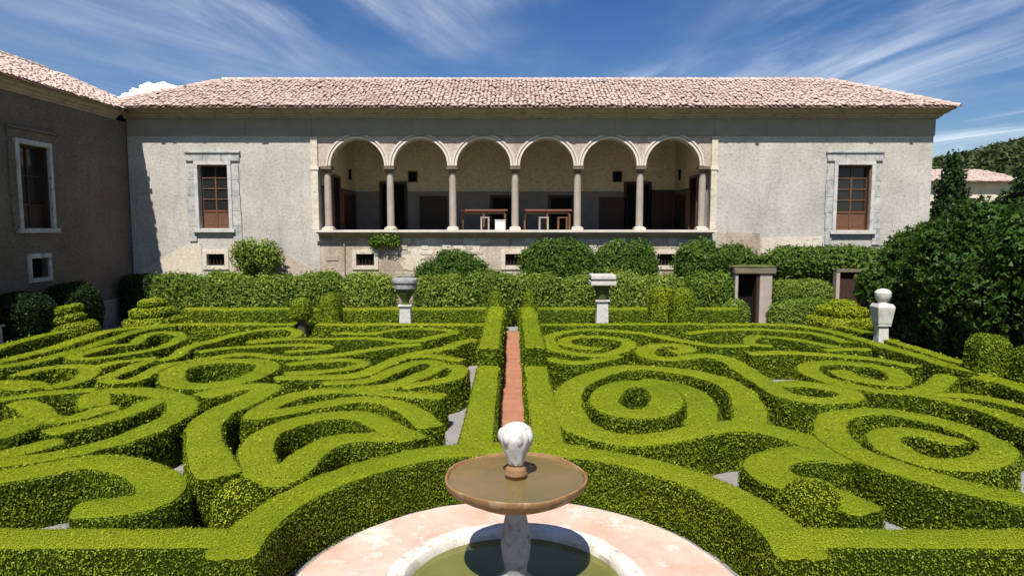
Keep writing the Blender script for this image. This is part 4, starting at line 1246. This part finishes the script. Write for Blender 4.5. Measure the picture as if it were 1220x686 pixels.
def topiary(label, c, rad, e=3.0, taper=0.25, trunk=None, cat='topiary', shift=-0.1, group=None, dens=1100):
    base = (c[0], c[1], 0)
    o = thing('clipped_topiary', label, cat, base, group)
    V, F = blob(c, rad, e, 0.04, 2.2, (34, 22), seed=int(abs(c[0] * 7 + c[1])), taper=taper, floor=0.02)
    b = mk('crown', V, F, M['box_core'], o, smooth=True)
    leaves(b, V, F, M['box_leaf'], lambda d: d * 0 + dens, lambda d: np.clip(0.02 + (d - 7) * 0.0025, 0.024, 0.06), lift=0.03, tone_shift=shift)
    if trunk:
        MB().lathe(c[0], c[1], [(trunk * 1.4, 0.0), (trunk, c[2] - rad[2] * 0.6), (trunk * 0.8, c[2])], 10).build('trunk', M['bark'], o)
    return o


topiary('small clipped standard tree with a dark trunk standing in the left bed', (-6.85, 21.7, 1.22), (0.36, 0.36, 0.36), 2.6, 0.15, 0.13, shift=-0.2)
topiary('clipped dome behind the small standard tree of the left bed', (-6.45, 23.6, 0.85), (0.46, 0.42, 0.72), 3.2, 0.3, shift=-0.28)
topiary('clipped cone flanking the walk end on the wide grey urn side', (-0.62, 24.2, 0.95), (0.33, 0.33, 0.62), 2.6, 0.4, shift=-0.26)
topiary('clipped cone flanking the walk end on the white slab urn side', (0.62, 24.2, 0.98), (0.33, 0.33, 0.62), 2.6, 0.4, shift=-0.26)
topiary('paler block of the paired topiary beside the stone doorway hedge', (5.25, 23.6, 1.0), (0.42, 0.40, 0.78), 4.0, 0.1, shift=-0.2)
topiary('darker block of the paired topiary, on a thin black stem', (5.78, 22.7, 1.12), (0.40, 0.36, 0.66), 4.0, 0.1, 0.07, shift=-0.3)
topiary('small clipped ball at the foot of the S-shaped thick hedge', (-3.22, 7.72, 0.45), (0.33, 0.30, 0.46), 2.4, 0.1, shift=0.0, dens=2600)
topiary('clipped ball between the thick hook hedge and the arc hedge', (3.58, 7.78, 0.45), (0.40, 0.34, 0.42), 2.6, 0.1, shift=0.0, dens=2600)
topiary('clipped rounded block beside the dark laurels', (10.75, 14.95, 0.82), (0.42, 0.42, 0.66), 3.4, 0.1, shift=-0.25)
topiary('squarer clipped block next to the rounded block, by the dark laurels', (10.95, 13.75, 0.80), (0.42, 0.42, 0.60), 4.2, 0.05, shift=-0.25)


# ------------------------------------------------------------------ fountain
fo = thing('fountain', 'stone fountain with a wide brown bowl and white bud finial in a round pool', 'fountain', (FX, FY, 0))
n = 96


def ring(mb, prof, wob=0.0, seed=0):
    """closed outline (r, z) turned round the fountain axis"""
    V, F = [], []
    m = len(prof)
    for k in range(n):
        a = 2 * math.pi * k / n
        for r, z in prof:
            V.append((FX + r * math.cos(a), FY + r * math.sin(a), z))
    V = np.array(V)
    if wob:
        V += np.column_stack([vnoise(V * 4, seed), vnoise(V * 4 + 9, seed), vnoise(V * 3 + 4, seed)]) * wob
    for k in range(n):
        for i in range(m):
            F.append((k * m + i, ((k + 1) % n) * m + i, ((k + 1) % n) * m + (i + 1) % m, k * m + (i + 1) % m))
    mb.add(V, F)
    return mb


ring(MB(), [(1.42, 0.01), (1.42, 0.055), (2.44, 0.055), (2.47, 0.04), (2.47, 0.01)], 0.006, 5).build('paving_ring', M['pinkstone'], fo)
ring(MB(), [(1.17, 0.02), (1.17, 0.17), (1.20, 0.215), (1.28, 0.23), (1.38, 0.215), (1.41, 0.17), (1.41, 0.02)], 0.018, 3).build('pool_rim', M['rimstone'], fo, smooth=True)
pv, pf = [(FX, FY, 0.115)], []
for k in range(n):
    a = 2 * math.pi * k / n
    pv.append((FX + 1.18 * math.cos(a), FY + 1.18 * math.sin(a), 0.115))
pf = [(0, 1 + k, 1 + (k + 1) % n) for k in range(n)]
MB().add(pv, pf).build('pool_water', M['pool'], fo)
stem = [(0.28, 0.02), (0.28, 0.16), (0.23, 0.20), (0.16, 0.26), (0.115, 0.32), (0.12, 0.40), (0.145, 0.50), (0.155, 0.62), (0.145, 0.76), (0.115, 0.90), (0.10, 0.98), (0.125, 1.02), (0.155, 1.05), (0.13, 1.08), (0.17, 1.125)]
MB().lathe(FX, FY, stem, 40).build('stem', M['greystone'], fo, smooth=True)
bowl = [(0.16, 1.115), (0.38, 1.13), (0.55, 1.17), (0.665, 1.23), (0.715, 1.29), (0.730, 1.33), (0.728, 1.35), (0.715, 1.356), (0.702, 1.35), (0.693, 1.325), (0.665, 1.29), (0.58, 1.24), (0.42, 1.21), (0.16, 1.20)]
mb = MB()
ring(mb, bowl, 0.012, 7)
bo = mb.build('bowl', M['bowlstone'], fo, smooth=True)
V = [(FX, FY, 1.327)] + [(FX + 0.694 * math.cos(2 * math.pi * k / n), FY + 0.694 * math.sin(2 * math.pi * k / n), 1.327) for k in range(n)]
MB().add(V, pf).build('bowl_water', M['bowlwater'], bo)
MB().lathe(FX, FY, [(0.05, 1.20), (0.06, 1.30), (0.095, 1.325), (0.12, 1.375), (0.105, 1.43), (0.06, 1.46), (0.05, 1.48)], 28).build('knob', M['bowlstone'], fo, smooth=True)
# bud finial with overlapping carved scales
prof = [(0.05, 1.50), (0.085, 1.52), (0.10, 1.56), (0.115, 1.61), (0.14, 1.67), (0.168, 1.74), (0.185, 1.80), (0.188, 1.85), (0.172, 1.90), (0.135, 1.945), (0.085, 1.975), (0.03, 1.99)]
mb = MB().lathe(FX, FY, prof, 48)
V = np.array(mb.V)
dv = V - np.array([FX, FY, 0])
ang = np.arctan2(dv[:, 1], dv[:, 0])
lob = 1 + 0.06 * np.cos(ang * 7) * np.clip((V[:, 2] - 1.55) / 0.2, 0, 1) + 0.035 * np.sin(ang * 7 + V[:, 2] * 38) + 0.04 * vnoise(V * 9, 4)
V[:, 0] = FX + dv[:, 0] * lob
V[:, 1] = FY + dv[:, 1] * lob
V[:, 2] += 0.012 * vnoise(V * 12, 5)
V[:, 2] = 1.46 + (V[:, 2] - 1.50) * 0.92
V[:, :2] = np.array([FX, FY]) + (V[:, :2] - np.array([FX, FY])) * 0.9
mb.V = [tuple(v) for v in V]
mb.build('finial', M['whitestone'], fo, smooth=True)
for k in range(7):
    a = 2 * math.pi * (k + 0.5) / 7
    V, F = blob((FX + 0.132 * math.cos(a), FY + 0.132 * math.sin(a), 1.775), (0.055, 0.055, 0.08), 2, 0.08, 9, (14, 10), seed=k)
    mk('finial_petal', V, F, M['whitestone'], fo, smooth=True)

# ------------------------------------------------------------------ urns and pedestals
def pedestal(o, x, y, w, h, mat='whitestone', z0=0.0):
    MB().box(x - w * 0.62, x + w * 0.62, y - w * 0.62, y + w * 0.62, z0, z0 + 0.10).box(x - w / 2, x + w / 2, y - w / 2, y + w / 2, z0 + 0.10, h - 0.06, 0.03, 0.03).box(x - w * 0.56, x + w * 0.56, y - w * 0.56, y + w * 0.56, h - 0.058, h).build('pedestal', M[mat], o, bevel=0.012)


x, y = -3.66, 22.95
o = thing('garden_urn', 'wide grey stone urn on a short white pedestal, in front of the tall hedge', 'urn', (x, y, 0))
pedestal(o, x, y, 0.42, 1.24)
MB().lathe(x, y, [(0.16, 1.24), (0.12, 1.30), (0.14, 1.40), (0.24, 1.55), (0.31, 1.68), (0.33, 1.76)], 28).build('urn_body', M['moss'], o, smooth=True)
MB().lathe(x, y, [(0.33, 1.762), (0.39, 1.80), (0.40, 1.92), (0.37, 1.95), (0.44, 2.00), (0.455, 2.08), (0.44, 2.13), (0.36, 2.14)], 32).build('urn_rim', M['greystone'], o, smooth=True)
x, y = 3.10, 23.0
o = thing('garden_urn', 'white stone urn with two stacked slabs, on a tall white pedestal', 'urn', (x, y, 0))
pedestal(o, x, y, 0.44, 1.40)
MB().lathe(x, y, [(0.18, 1.40), (0.20, 1.46), (0.22, 1.60), (0.26, 1.78), (0.30, 1.90)], 28).build('urn_body', M['moss'], o, smooth=True)
for z0, z1, w in ((1.92, 2.06, 0.43), (2.07, 2.12, 0.36), (2.13, 2.27, 0.42)):
    MB().box(x - w, x + w, y - w, y + w, z0, z1).build('slab', M['whitestone'] if w > 0.4 else M['greystone'], o, bevel=0.02)
x, y = 10.72, 19.3
o = thing('garden_urn', 'pale square planter with a domed stone cap on a pedestal, by the dark laurels', 'urn', (x, y, 0))
pedestal(o, x, y, 0.33, 1.10)
MB().add([(x - 0.19, y - 0.19, 1.102), (x + 0.19, y - 0.19, 1.102), (x + 0.19, y + 0.19, 1.102), (x - 0.19, y + 0.19, 1.102), (x - 0.25, y - 0.25, 1.60), (x + 0.25, y - 0.25, 1.60), (x + 0.25, y + 0.25, 1.60), (x - 0.25, y + 0.25, 1.60), (x - 0.2, y - 0.2, 1.69), (x + 0.2, y - 0.2, 1.69), (x + 0.2, y + 0.2, 1.69), (x - 0.2, y + 0.2, 1.69)],
         [(3, 2, 1, 0), (0, 1, 5, 4), (1, 2, 6, 5), (2, 3, 7, 6), (3, 0, 4, 7), (4, 5, 9, 8), (5, 6, 10, 9), (6, 7, 11, 10), (7, 4, 8, 11), (8, 9, 10, 11)]).build('planter', M['whitestone'], o, bevel=0.02)
MB().lathe(x, y, [(0.15, 1.69), (0.13, 1.74), (0.17, 1.79), (0.215, 1.86), (0.22, 1.95), (0.225, 2.0), (0.19, 2.06), (0.12, 2.10), (0.05, 2.12)], 20).build('stone_cap', M['whitestone'], o, smooth=True)
x, y = -14.62, 18.55
o = thing('garden_vase', 'grey stone vase on a tapered pedestal against the dark bushes', 'vase', (x, y, 0))
pedestal(o, x, y, 0.5, 1.15, 'greystone')
MB().lathe(x, y, [(0.12, 1.15), (0.10, 1.22), (0.16, 1.30), (0.27, 1.45), (0.30, 1.60), (0.24, 1.74), (0.27, 1.80), (0.26, 1.85), (0.12, 1.95), (0.08, 2.05)], 24).build('vase_body', M['greystone'], o, smooth=True)

# ------------------------------------------------------------------ doorways in the garden wall on the right
o = thing('stone_doorway', 'stone doorway with a mossy lintel and dark open door, among the bushes', 'doorway', (9.4, 26.3, 0))
MB().box(9.62, 10.10, 25.95, 26.55, 0, 2.08).build('jamb', M['column'], o, bevel=0.02)
MB().box(8.66, 8.78, 25.95, 26.55, 0, 2.08).build('jamb', M['column'], o, bevel=0.02)
MB().box(8.60, 10.22, 25.88, 26.6, 2.085, 2.30).build('lintel', M['capital'], o, bevel=0.03)
V, F = blob((9.4, 26.2, 2.34), (0.85, 0.32, 0.08), 3, 0.15, 4, (24, 12), seed=3)
mk('moss', V, F, M['moss'], o, smooth=True)
MB().box(8.785, 9.615, 26.5, 26.55, 0, 2.08).build('dark_passage', M['black'], o)
MB().box(9.50, 9.60, 25.98, 26.48, 0.01, 2.06).build('door', M['darkwood'], o)
o = thing('garden_door', 'dark timber door in a pale frame under the trained shrub', 'door', (13.35, 26.4, 0))
MB().box(12.70, 12.84, 26.2, 26.5, 0, 2.12).build('frame_post', M['column'], o, bevel=0.01)
MB().box(13.86, 14.18, 26.2, 26.5, 0, 2.12).build('frame_post', M['column'], o, bevel=0.01)
MB().box(12.70, 14.18, 26.18, 26.5, 2.123, 2.24).build('lintel', M['capital'], o, bevel=0.01)
for i in range(6):
    a = 12.845 + i * 0.169
    MB().box(a, a + 0.162, 26.36, 26.42, 0.01, 2.11).build('plank', M['darkwood'], o)

# ------------------------------------------------------------------ things in the loggia
def table(label, x0, x1, y, h, legs):
    o = thing('long_table', label, 'table', ((x0 + x1) / 2, y, FL))
    MB().box(x0, x1, y - 0.35, y + 0.35, FL + h - 0.07, FL + h).build('table_top', M['redwood'], o, bevel=0.01)
    MB().box(x0 + 0.1, x1 - 0.1, y - 0.28, y + 0.28, FL + h - 0.18, FL + h - 0.072).build('apron', M['wood'], o)
    for i in range(legs):
        x = x0 + 0.1 + (x1 - x0 - 0.2) * i / (legs - 1)
        for yy in (y - 0.25, y + 0.25):
            MB().box(x - 0.04, x + 0.04, yy - 0.04, yy + 0.04, FL, FL + h - 0.182).build('leg', M['wood'], o)
    return o


table('long red brown table in the third bay of the loggia', -2.25, -0.2, YF + 1.6, 0.88, 3)
table('long red brown table in the fourth bay of the loggia', 0.45, 2.6, YF + 1.6, 0.88, 3)


def stool(label, x, y, w, h, mat):
    o = thing('side_stool', label, 'stool', (x, y, FL))
    MB().box(x - w / 2, x + w / 2, y - w / 2, y + w / 2, FL + h - 0.05, FL + h).build('seat', M[mat], o)
    for sx in (-1, 1):
        for sy in (-1, 1):
            MB().box(x + sx * (w / 2 - 0.035) - 0.03, x + sx * (w / 2 - 0.035) + 0.03, y + sy * (w / 2 - 0.035) - 0.03, y + sy * (w / 2 - 0.035) + 0.03, FL, FL + h - 0.052).build('leg', M[mat], o)


stool('pale framed stool in front of the third bay table', -1.15, YF + 0.85, 0.38, 0.55, 'column')
stool('pale framed stool in front of the fourth bay table', 1.35, YF + 0.85, 0.42, 0.55, 'column')
stool('brown framed stool beside the fourth column, in the fourth bay', 2.15, YF + 0.85, 0.42, 0.55, 'wood')
bx = MB().box(-0.72, -0.28, YF + 0.62, YF + 0.95, FL, FL + 0.40).box(-0.74, -0.26, YF + 0.60, YF + 0.97, FL + 0.40, FL + 0.43).build('white_box', M['white'], bevel=0.01)
tag(bx, 'small white box on the loggia floor beside the middle column', 'box')

# ------------------------------------------------------------------ dark laurels and trees along the right side
laur = [((15.7, 24.9, 1.6), (1.2, 1.2, 1.7), 'lower dark laurel beside the pale-framed door'),
        ((14.3, 22.3, 1.75), (1.9, 1.7, 1.95), 'dark laurel with a sloping top behind the domed planter'),
        ((14.4, 19.7, 2.0), (2.1, 1.8, 2.2), 'tall dark laurel to the right of the domed planter'),
        ((14.5, 17.0, 2.1), (2.2, 1.8, 2.3), 'tallest dark laurel behind the clipped rounded block'),
        ((14.3, 14.2, 2.0), (2.2, 1.8, 2.2), 'dark laurel spreading behind the squarer clipped block')]
for i, (c, rr, lab) in enumerate(laur):
    bl = [(c, rr)]
    for k in range(7):
        a = 2 * math.pi * k / 7 + i
        z = c[2] + rr[2] * (0.45 if k % 2 else 0.0)
        q = 0.55 if k % 2 else 0.72
        bl.append(((c[0] + rr[0] * q * math.cos(a), c[1] + rr[1] * q * math.sin(a), z), (rr[0] * 0.5, rr[1] * 0.5, rr[2] * 0.42)))
    shrub('laurel_tree', lab, c, rr, 'laurel_leaf', 'dark_core', rough=0.27, freq=1.2, dens=480, size=0.12, cat='tree', seed=60 + i, lift=0.3, jitter=0.9, shift=0.0, sprig=0.4, blobs=bl, trunk=(0.14, 1.5))


def tree(name, label, x, y, h, r, leaf, nb=26, conical=False, dens=240, size=0.22, z0=1.0, group=None):
    o = thing(name, label, 'tree', (x, y, 0), group)
    MB().lathe(x, y, [(0.28, 0.0), (0.2, h * 0.3), (0.12, h * 0.65), (0.04, h * 0.96)], 10).build('trunk', M['bark'], o)
    Vs, Fs = [], []
    nv = 0
    lm = MB()
    for k in range(nb):
        t = (k + 0.5) / nb
        if conical:
            z = z0 + (h - z0) * t
            rr = r * (1 - t) ** 0.8 + 0.12
            a = k * 2.4
            c = (x + rr * 0.55 * math.cos(a), y + rr * 0.55 * math.sin(a), z)
            br = (rr * 0.62, rr * 0.62, (h - z0) / nb * 2.4 + 0.25)
        else:
            a = k * 2.4
            z = z0 + (h - z0) * (0.25 + 0.7 * t)
            rr = r * math.sqrt(max(0.05, 1 - (2 * t - 0.75) ** 2)) * (0.6 + 0.35 * math.sin(k * 1.7) ** 2)
            c = (x + rr * math.cos(a), y + rr * math.sin(a), z)
            br = (r * 0.36, r * 0.36, r * 0.30)
        V, F = blob(c, br, 2, 0.3, 1.4, (14, 10), seed=k)
        Vs.append(V)
        Fs.append(F + nv)
        nv += len(V)
        p0 = np.array((x, y, max(0.5, c[2] - 0.5)))
        p1 = np.array(c)
        d = p1 - p0
        s = np.cross(d, (0, 0, 1))
        s = s / (np.linalg.norm(s) + 1e-6) * 0.05
        u = np.array((0, 0, 0.05))
        lm.add([p0 + s, p0 + u, p0 - s, p1 + s * 0.4, p1 + u * 0.4, p1 - s * 0.4], [(0, 1, 4, 3), (1, 2, 5, 4), (2, 0, 3, 5)])
    V, F = np.concatenate(Vs), np.concatenate(Fs)
    mk('limbs', lm.V, lm.F, M['bark'], o)
    # a thinner inner mass keeps the crown from being see-through everywhere
    leaves(o, V, F, M[leaf], lambda d: d * 0 + dens * 0.6, lambda d: d * 0 + size * 1.15, lift=0.35, jitter=1.0, name='crown', quads=True)
    cen = V.mean(0)
    leaves(o, cen + (V - cen) * 0.8, F, M[leaf], lambda d: d * 0 + dens * 0.35, lambda d: d * 0 + size * 1.5, lift=0.2, jitter=1.2, name='inner_crown', quads=True, tone_shift=-0.1)
    return o


tree('cypress_tree', 'dark conical tree beside the palace corner', 26.3, 40.5, 7.7, 1.25, 'dark_leaf', 30, True, 260, 0.22)
tree('broad_tree', 'broad dark tree rising behind the laurels, in front of the far house', 31.6, 39.5, 8.6, 2.0, 'dark_leaf', 30, False, 200, 0.24)
tree('broad_tree', 'smaller leafy tree partly hiding the far house wall', 31.3, 45.0, 5.0, 1.6, 'dark_leaf', 24, False, 200, 0.24)
tree('broad_tree', 'low leafy tree between the palace corner and the laurels', 22.2, 33.0, 4.2, 1.7, 'dark_leaf', 24, False, 220, 0.22)
tree('broad_tree', 'round-headed tree behind the laurels, right of the leafy tree', 23.0, 27.0, 4.0, 2.0, 'dark_leaf', 26, False, 220, 0.2)

# far house
o = thing('far_house', 'distant white house with a low brown tiled roof on the hillside', 'house', (42, 64, 0))
MB().box(37.0, 47.0, 62, 70, 0, 7.9).build('wall', M['patch'], o)
mb = MB().add([(36.3, 61.3, 7.91), (47.7, 61.3, 7.91), (47.7, 70.7, 7.91), (36.3, 70.7, 7.91), (38.5, 66, 9.3), (45.5, 66, 9.3)], [(0, 1, 5, 4), (1, 2, 5), (2, 3, 4, 5), (3, 0, 4), (3, 2, 1, 0)])
rf = mb.build('roof', M['underroof'], o)
tiles(rf, [(36.3, 61.3, 7.91), (47.7, 61.3, 7.91), (45.5, 66, 9.3), (38.5, 66, 9.3)], (36.3, 61.3, 7.91), (47.7, 61.3, 7.91), (38.5, 66, 9.3), 0.3, 0.5)
for x in (39.0, 41.6, 44.2):
    w = MB().box(x, x + 0.9, 61.96, 62.02, 4.9, 6.5).build('window', M['glass'], o)
    MB().box(x - 0.1, x - 0.002, 61.93, 62.02, 4.8, 6.6).box(x + 0.902, x + 1.0, 61.93, 62.02, 4.8, 6.6).box(x, x + 0.9, 61.93, 62.02, 6.502, 6.6).box(x, x + 0.9, 61.93, 62.02, 4.8, 4.898).build('frame', M['archivolt'], w)

# wooded hill
gx, gy = np.meshgrid(np.linspace(20, 330, 90), np.linspace(80, 420, 70), indexing='ij')
hz = 26.5 * np.exp(-((gx - 165) / 95) ** 2 - ((gy - 175) / 65) ** 2) * 1.05 - 1.0
fl = np.column_stack([gx.ravel() * 0.05, gy.ravel() * 0.05, np.zeros(gx.size)])
hz = hz + (vnoise(fl, 3) * 1.5).reshape(hz.shape) * np.clip(hz / 6, 0, 1)
V = np.column_stack([gx.ravel(), gy.ravel(), hz.ravel()])
ids = np.arange(V.shape[0]).reshape(gx.shape)
F = np.stack([ids[:-1, :-1], ids[1:, :-1], ids[1:, 1:], ids[:-1, 1:]], -1).reshape(-1, 4)
hill = mk('hill', V, F, M['soil'], smooth=True)
hill['kind'] = 'structure'
# scrub wood on the hill that reads as one mass
vis = np.where((V[:, 0] / V[:, 1] > 0.5) & (V[:, 0] / V[:, 1] < 1.0) & (V[:, 1] < 200) & (V[:, 2] > 1))[0]
sel = rng.choice(vis, 1100, replace=True)
Vs, Fs = [], []
nv = 0
for q in sel:
    p = V[q] + np.array([rng.uniform(-2, 2), rng.uniform(-2, 2), 0.6])
    s = rng.uniform(1.3, 2.9)
    bV, bF = blob(p, (s, s, s * 0.85), 2, 0.3, 0.6, (8, 6), seed=int(q) % 97)
    Vs.append(bV)
    Fs.append(bF + nv)
    nv += len(bV)
bV, bF = np.concatenate(Vs), np.concatenate(Fs)
wood = mk('hill_wood', bV, bF, M['dark_core'], smooth=True)
tag(wood, 'scrubby green wood covering the distant hill', 'wood', kind='stuff')
leaves(wood, bV, bF, M['hill_leaf'], lambda d: d * 0 + 1.6, lambda d: d * 0 + 1.25, lift=0.6, jitter=0.9, name='foliage')
# small white cloud peeping over the roof junction
cm, cnt, cb_ = new_mat('cloud white')
cb_.inputs['Base Color'].default_value = (0.9, 0.9, 0.9, 1)
cb_.inputs['Roughness'].default_value = 1.0
cb_.inputs['Specular IOR Level'].default_value = 0.0
Vs, Fs = [], []
nv = 0
for k, (dx, dz, r) in enumerate(((-14, 0, 14), (-4, 5, 15), (7, 7, 14), (18, 3, 13), (28, -3, 11), (-26, -4, 10), (2, -8, 20), (20, -9, 16))):
    V, F = blob((-425 + dx * 1.4, 820 + 4 * math.sin(k * 2.0), 154 + dz), (r * 1.5, r, r * 0.95), 2, 0.22, 0.12, (44, 30), seed=k + 70)
    Vs.append(V)
    Fs.append(F + nv)
    nv += len(V)
cl = mk('cloud', np.concatenate(Vs), np.concatenate(Fs), cm, smooth=True)
tag(cl, 'small bright white cloud showing over the roof junction', 'cloud')
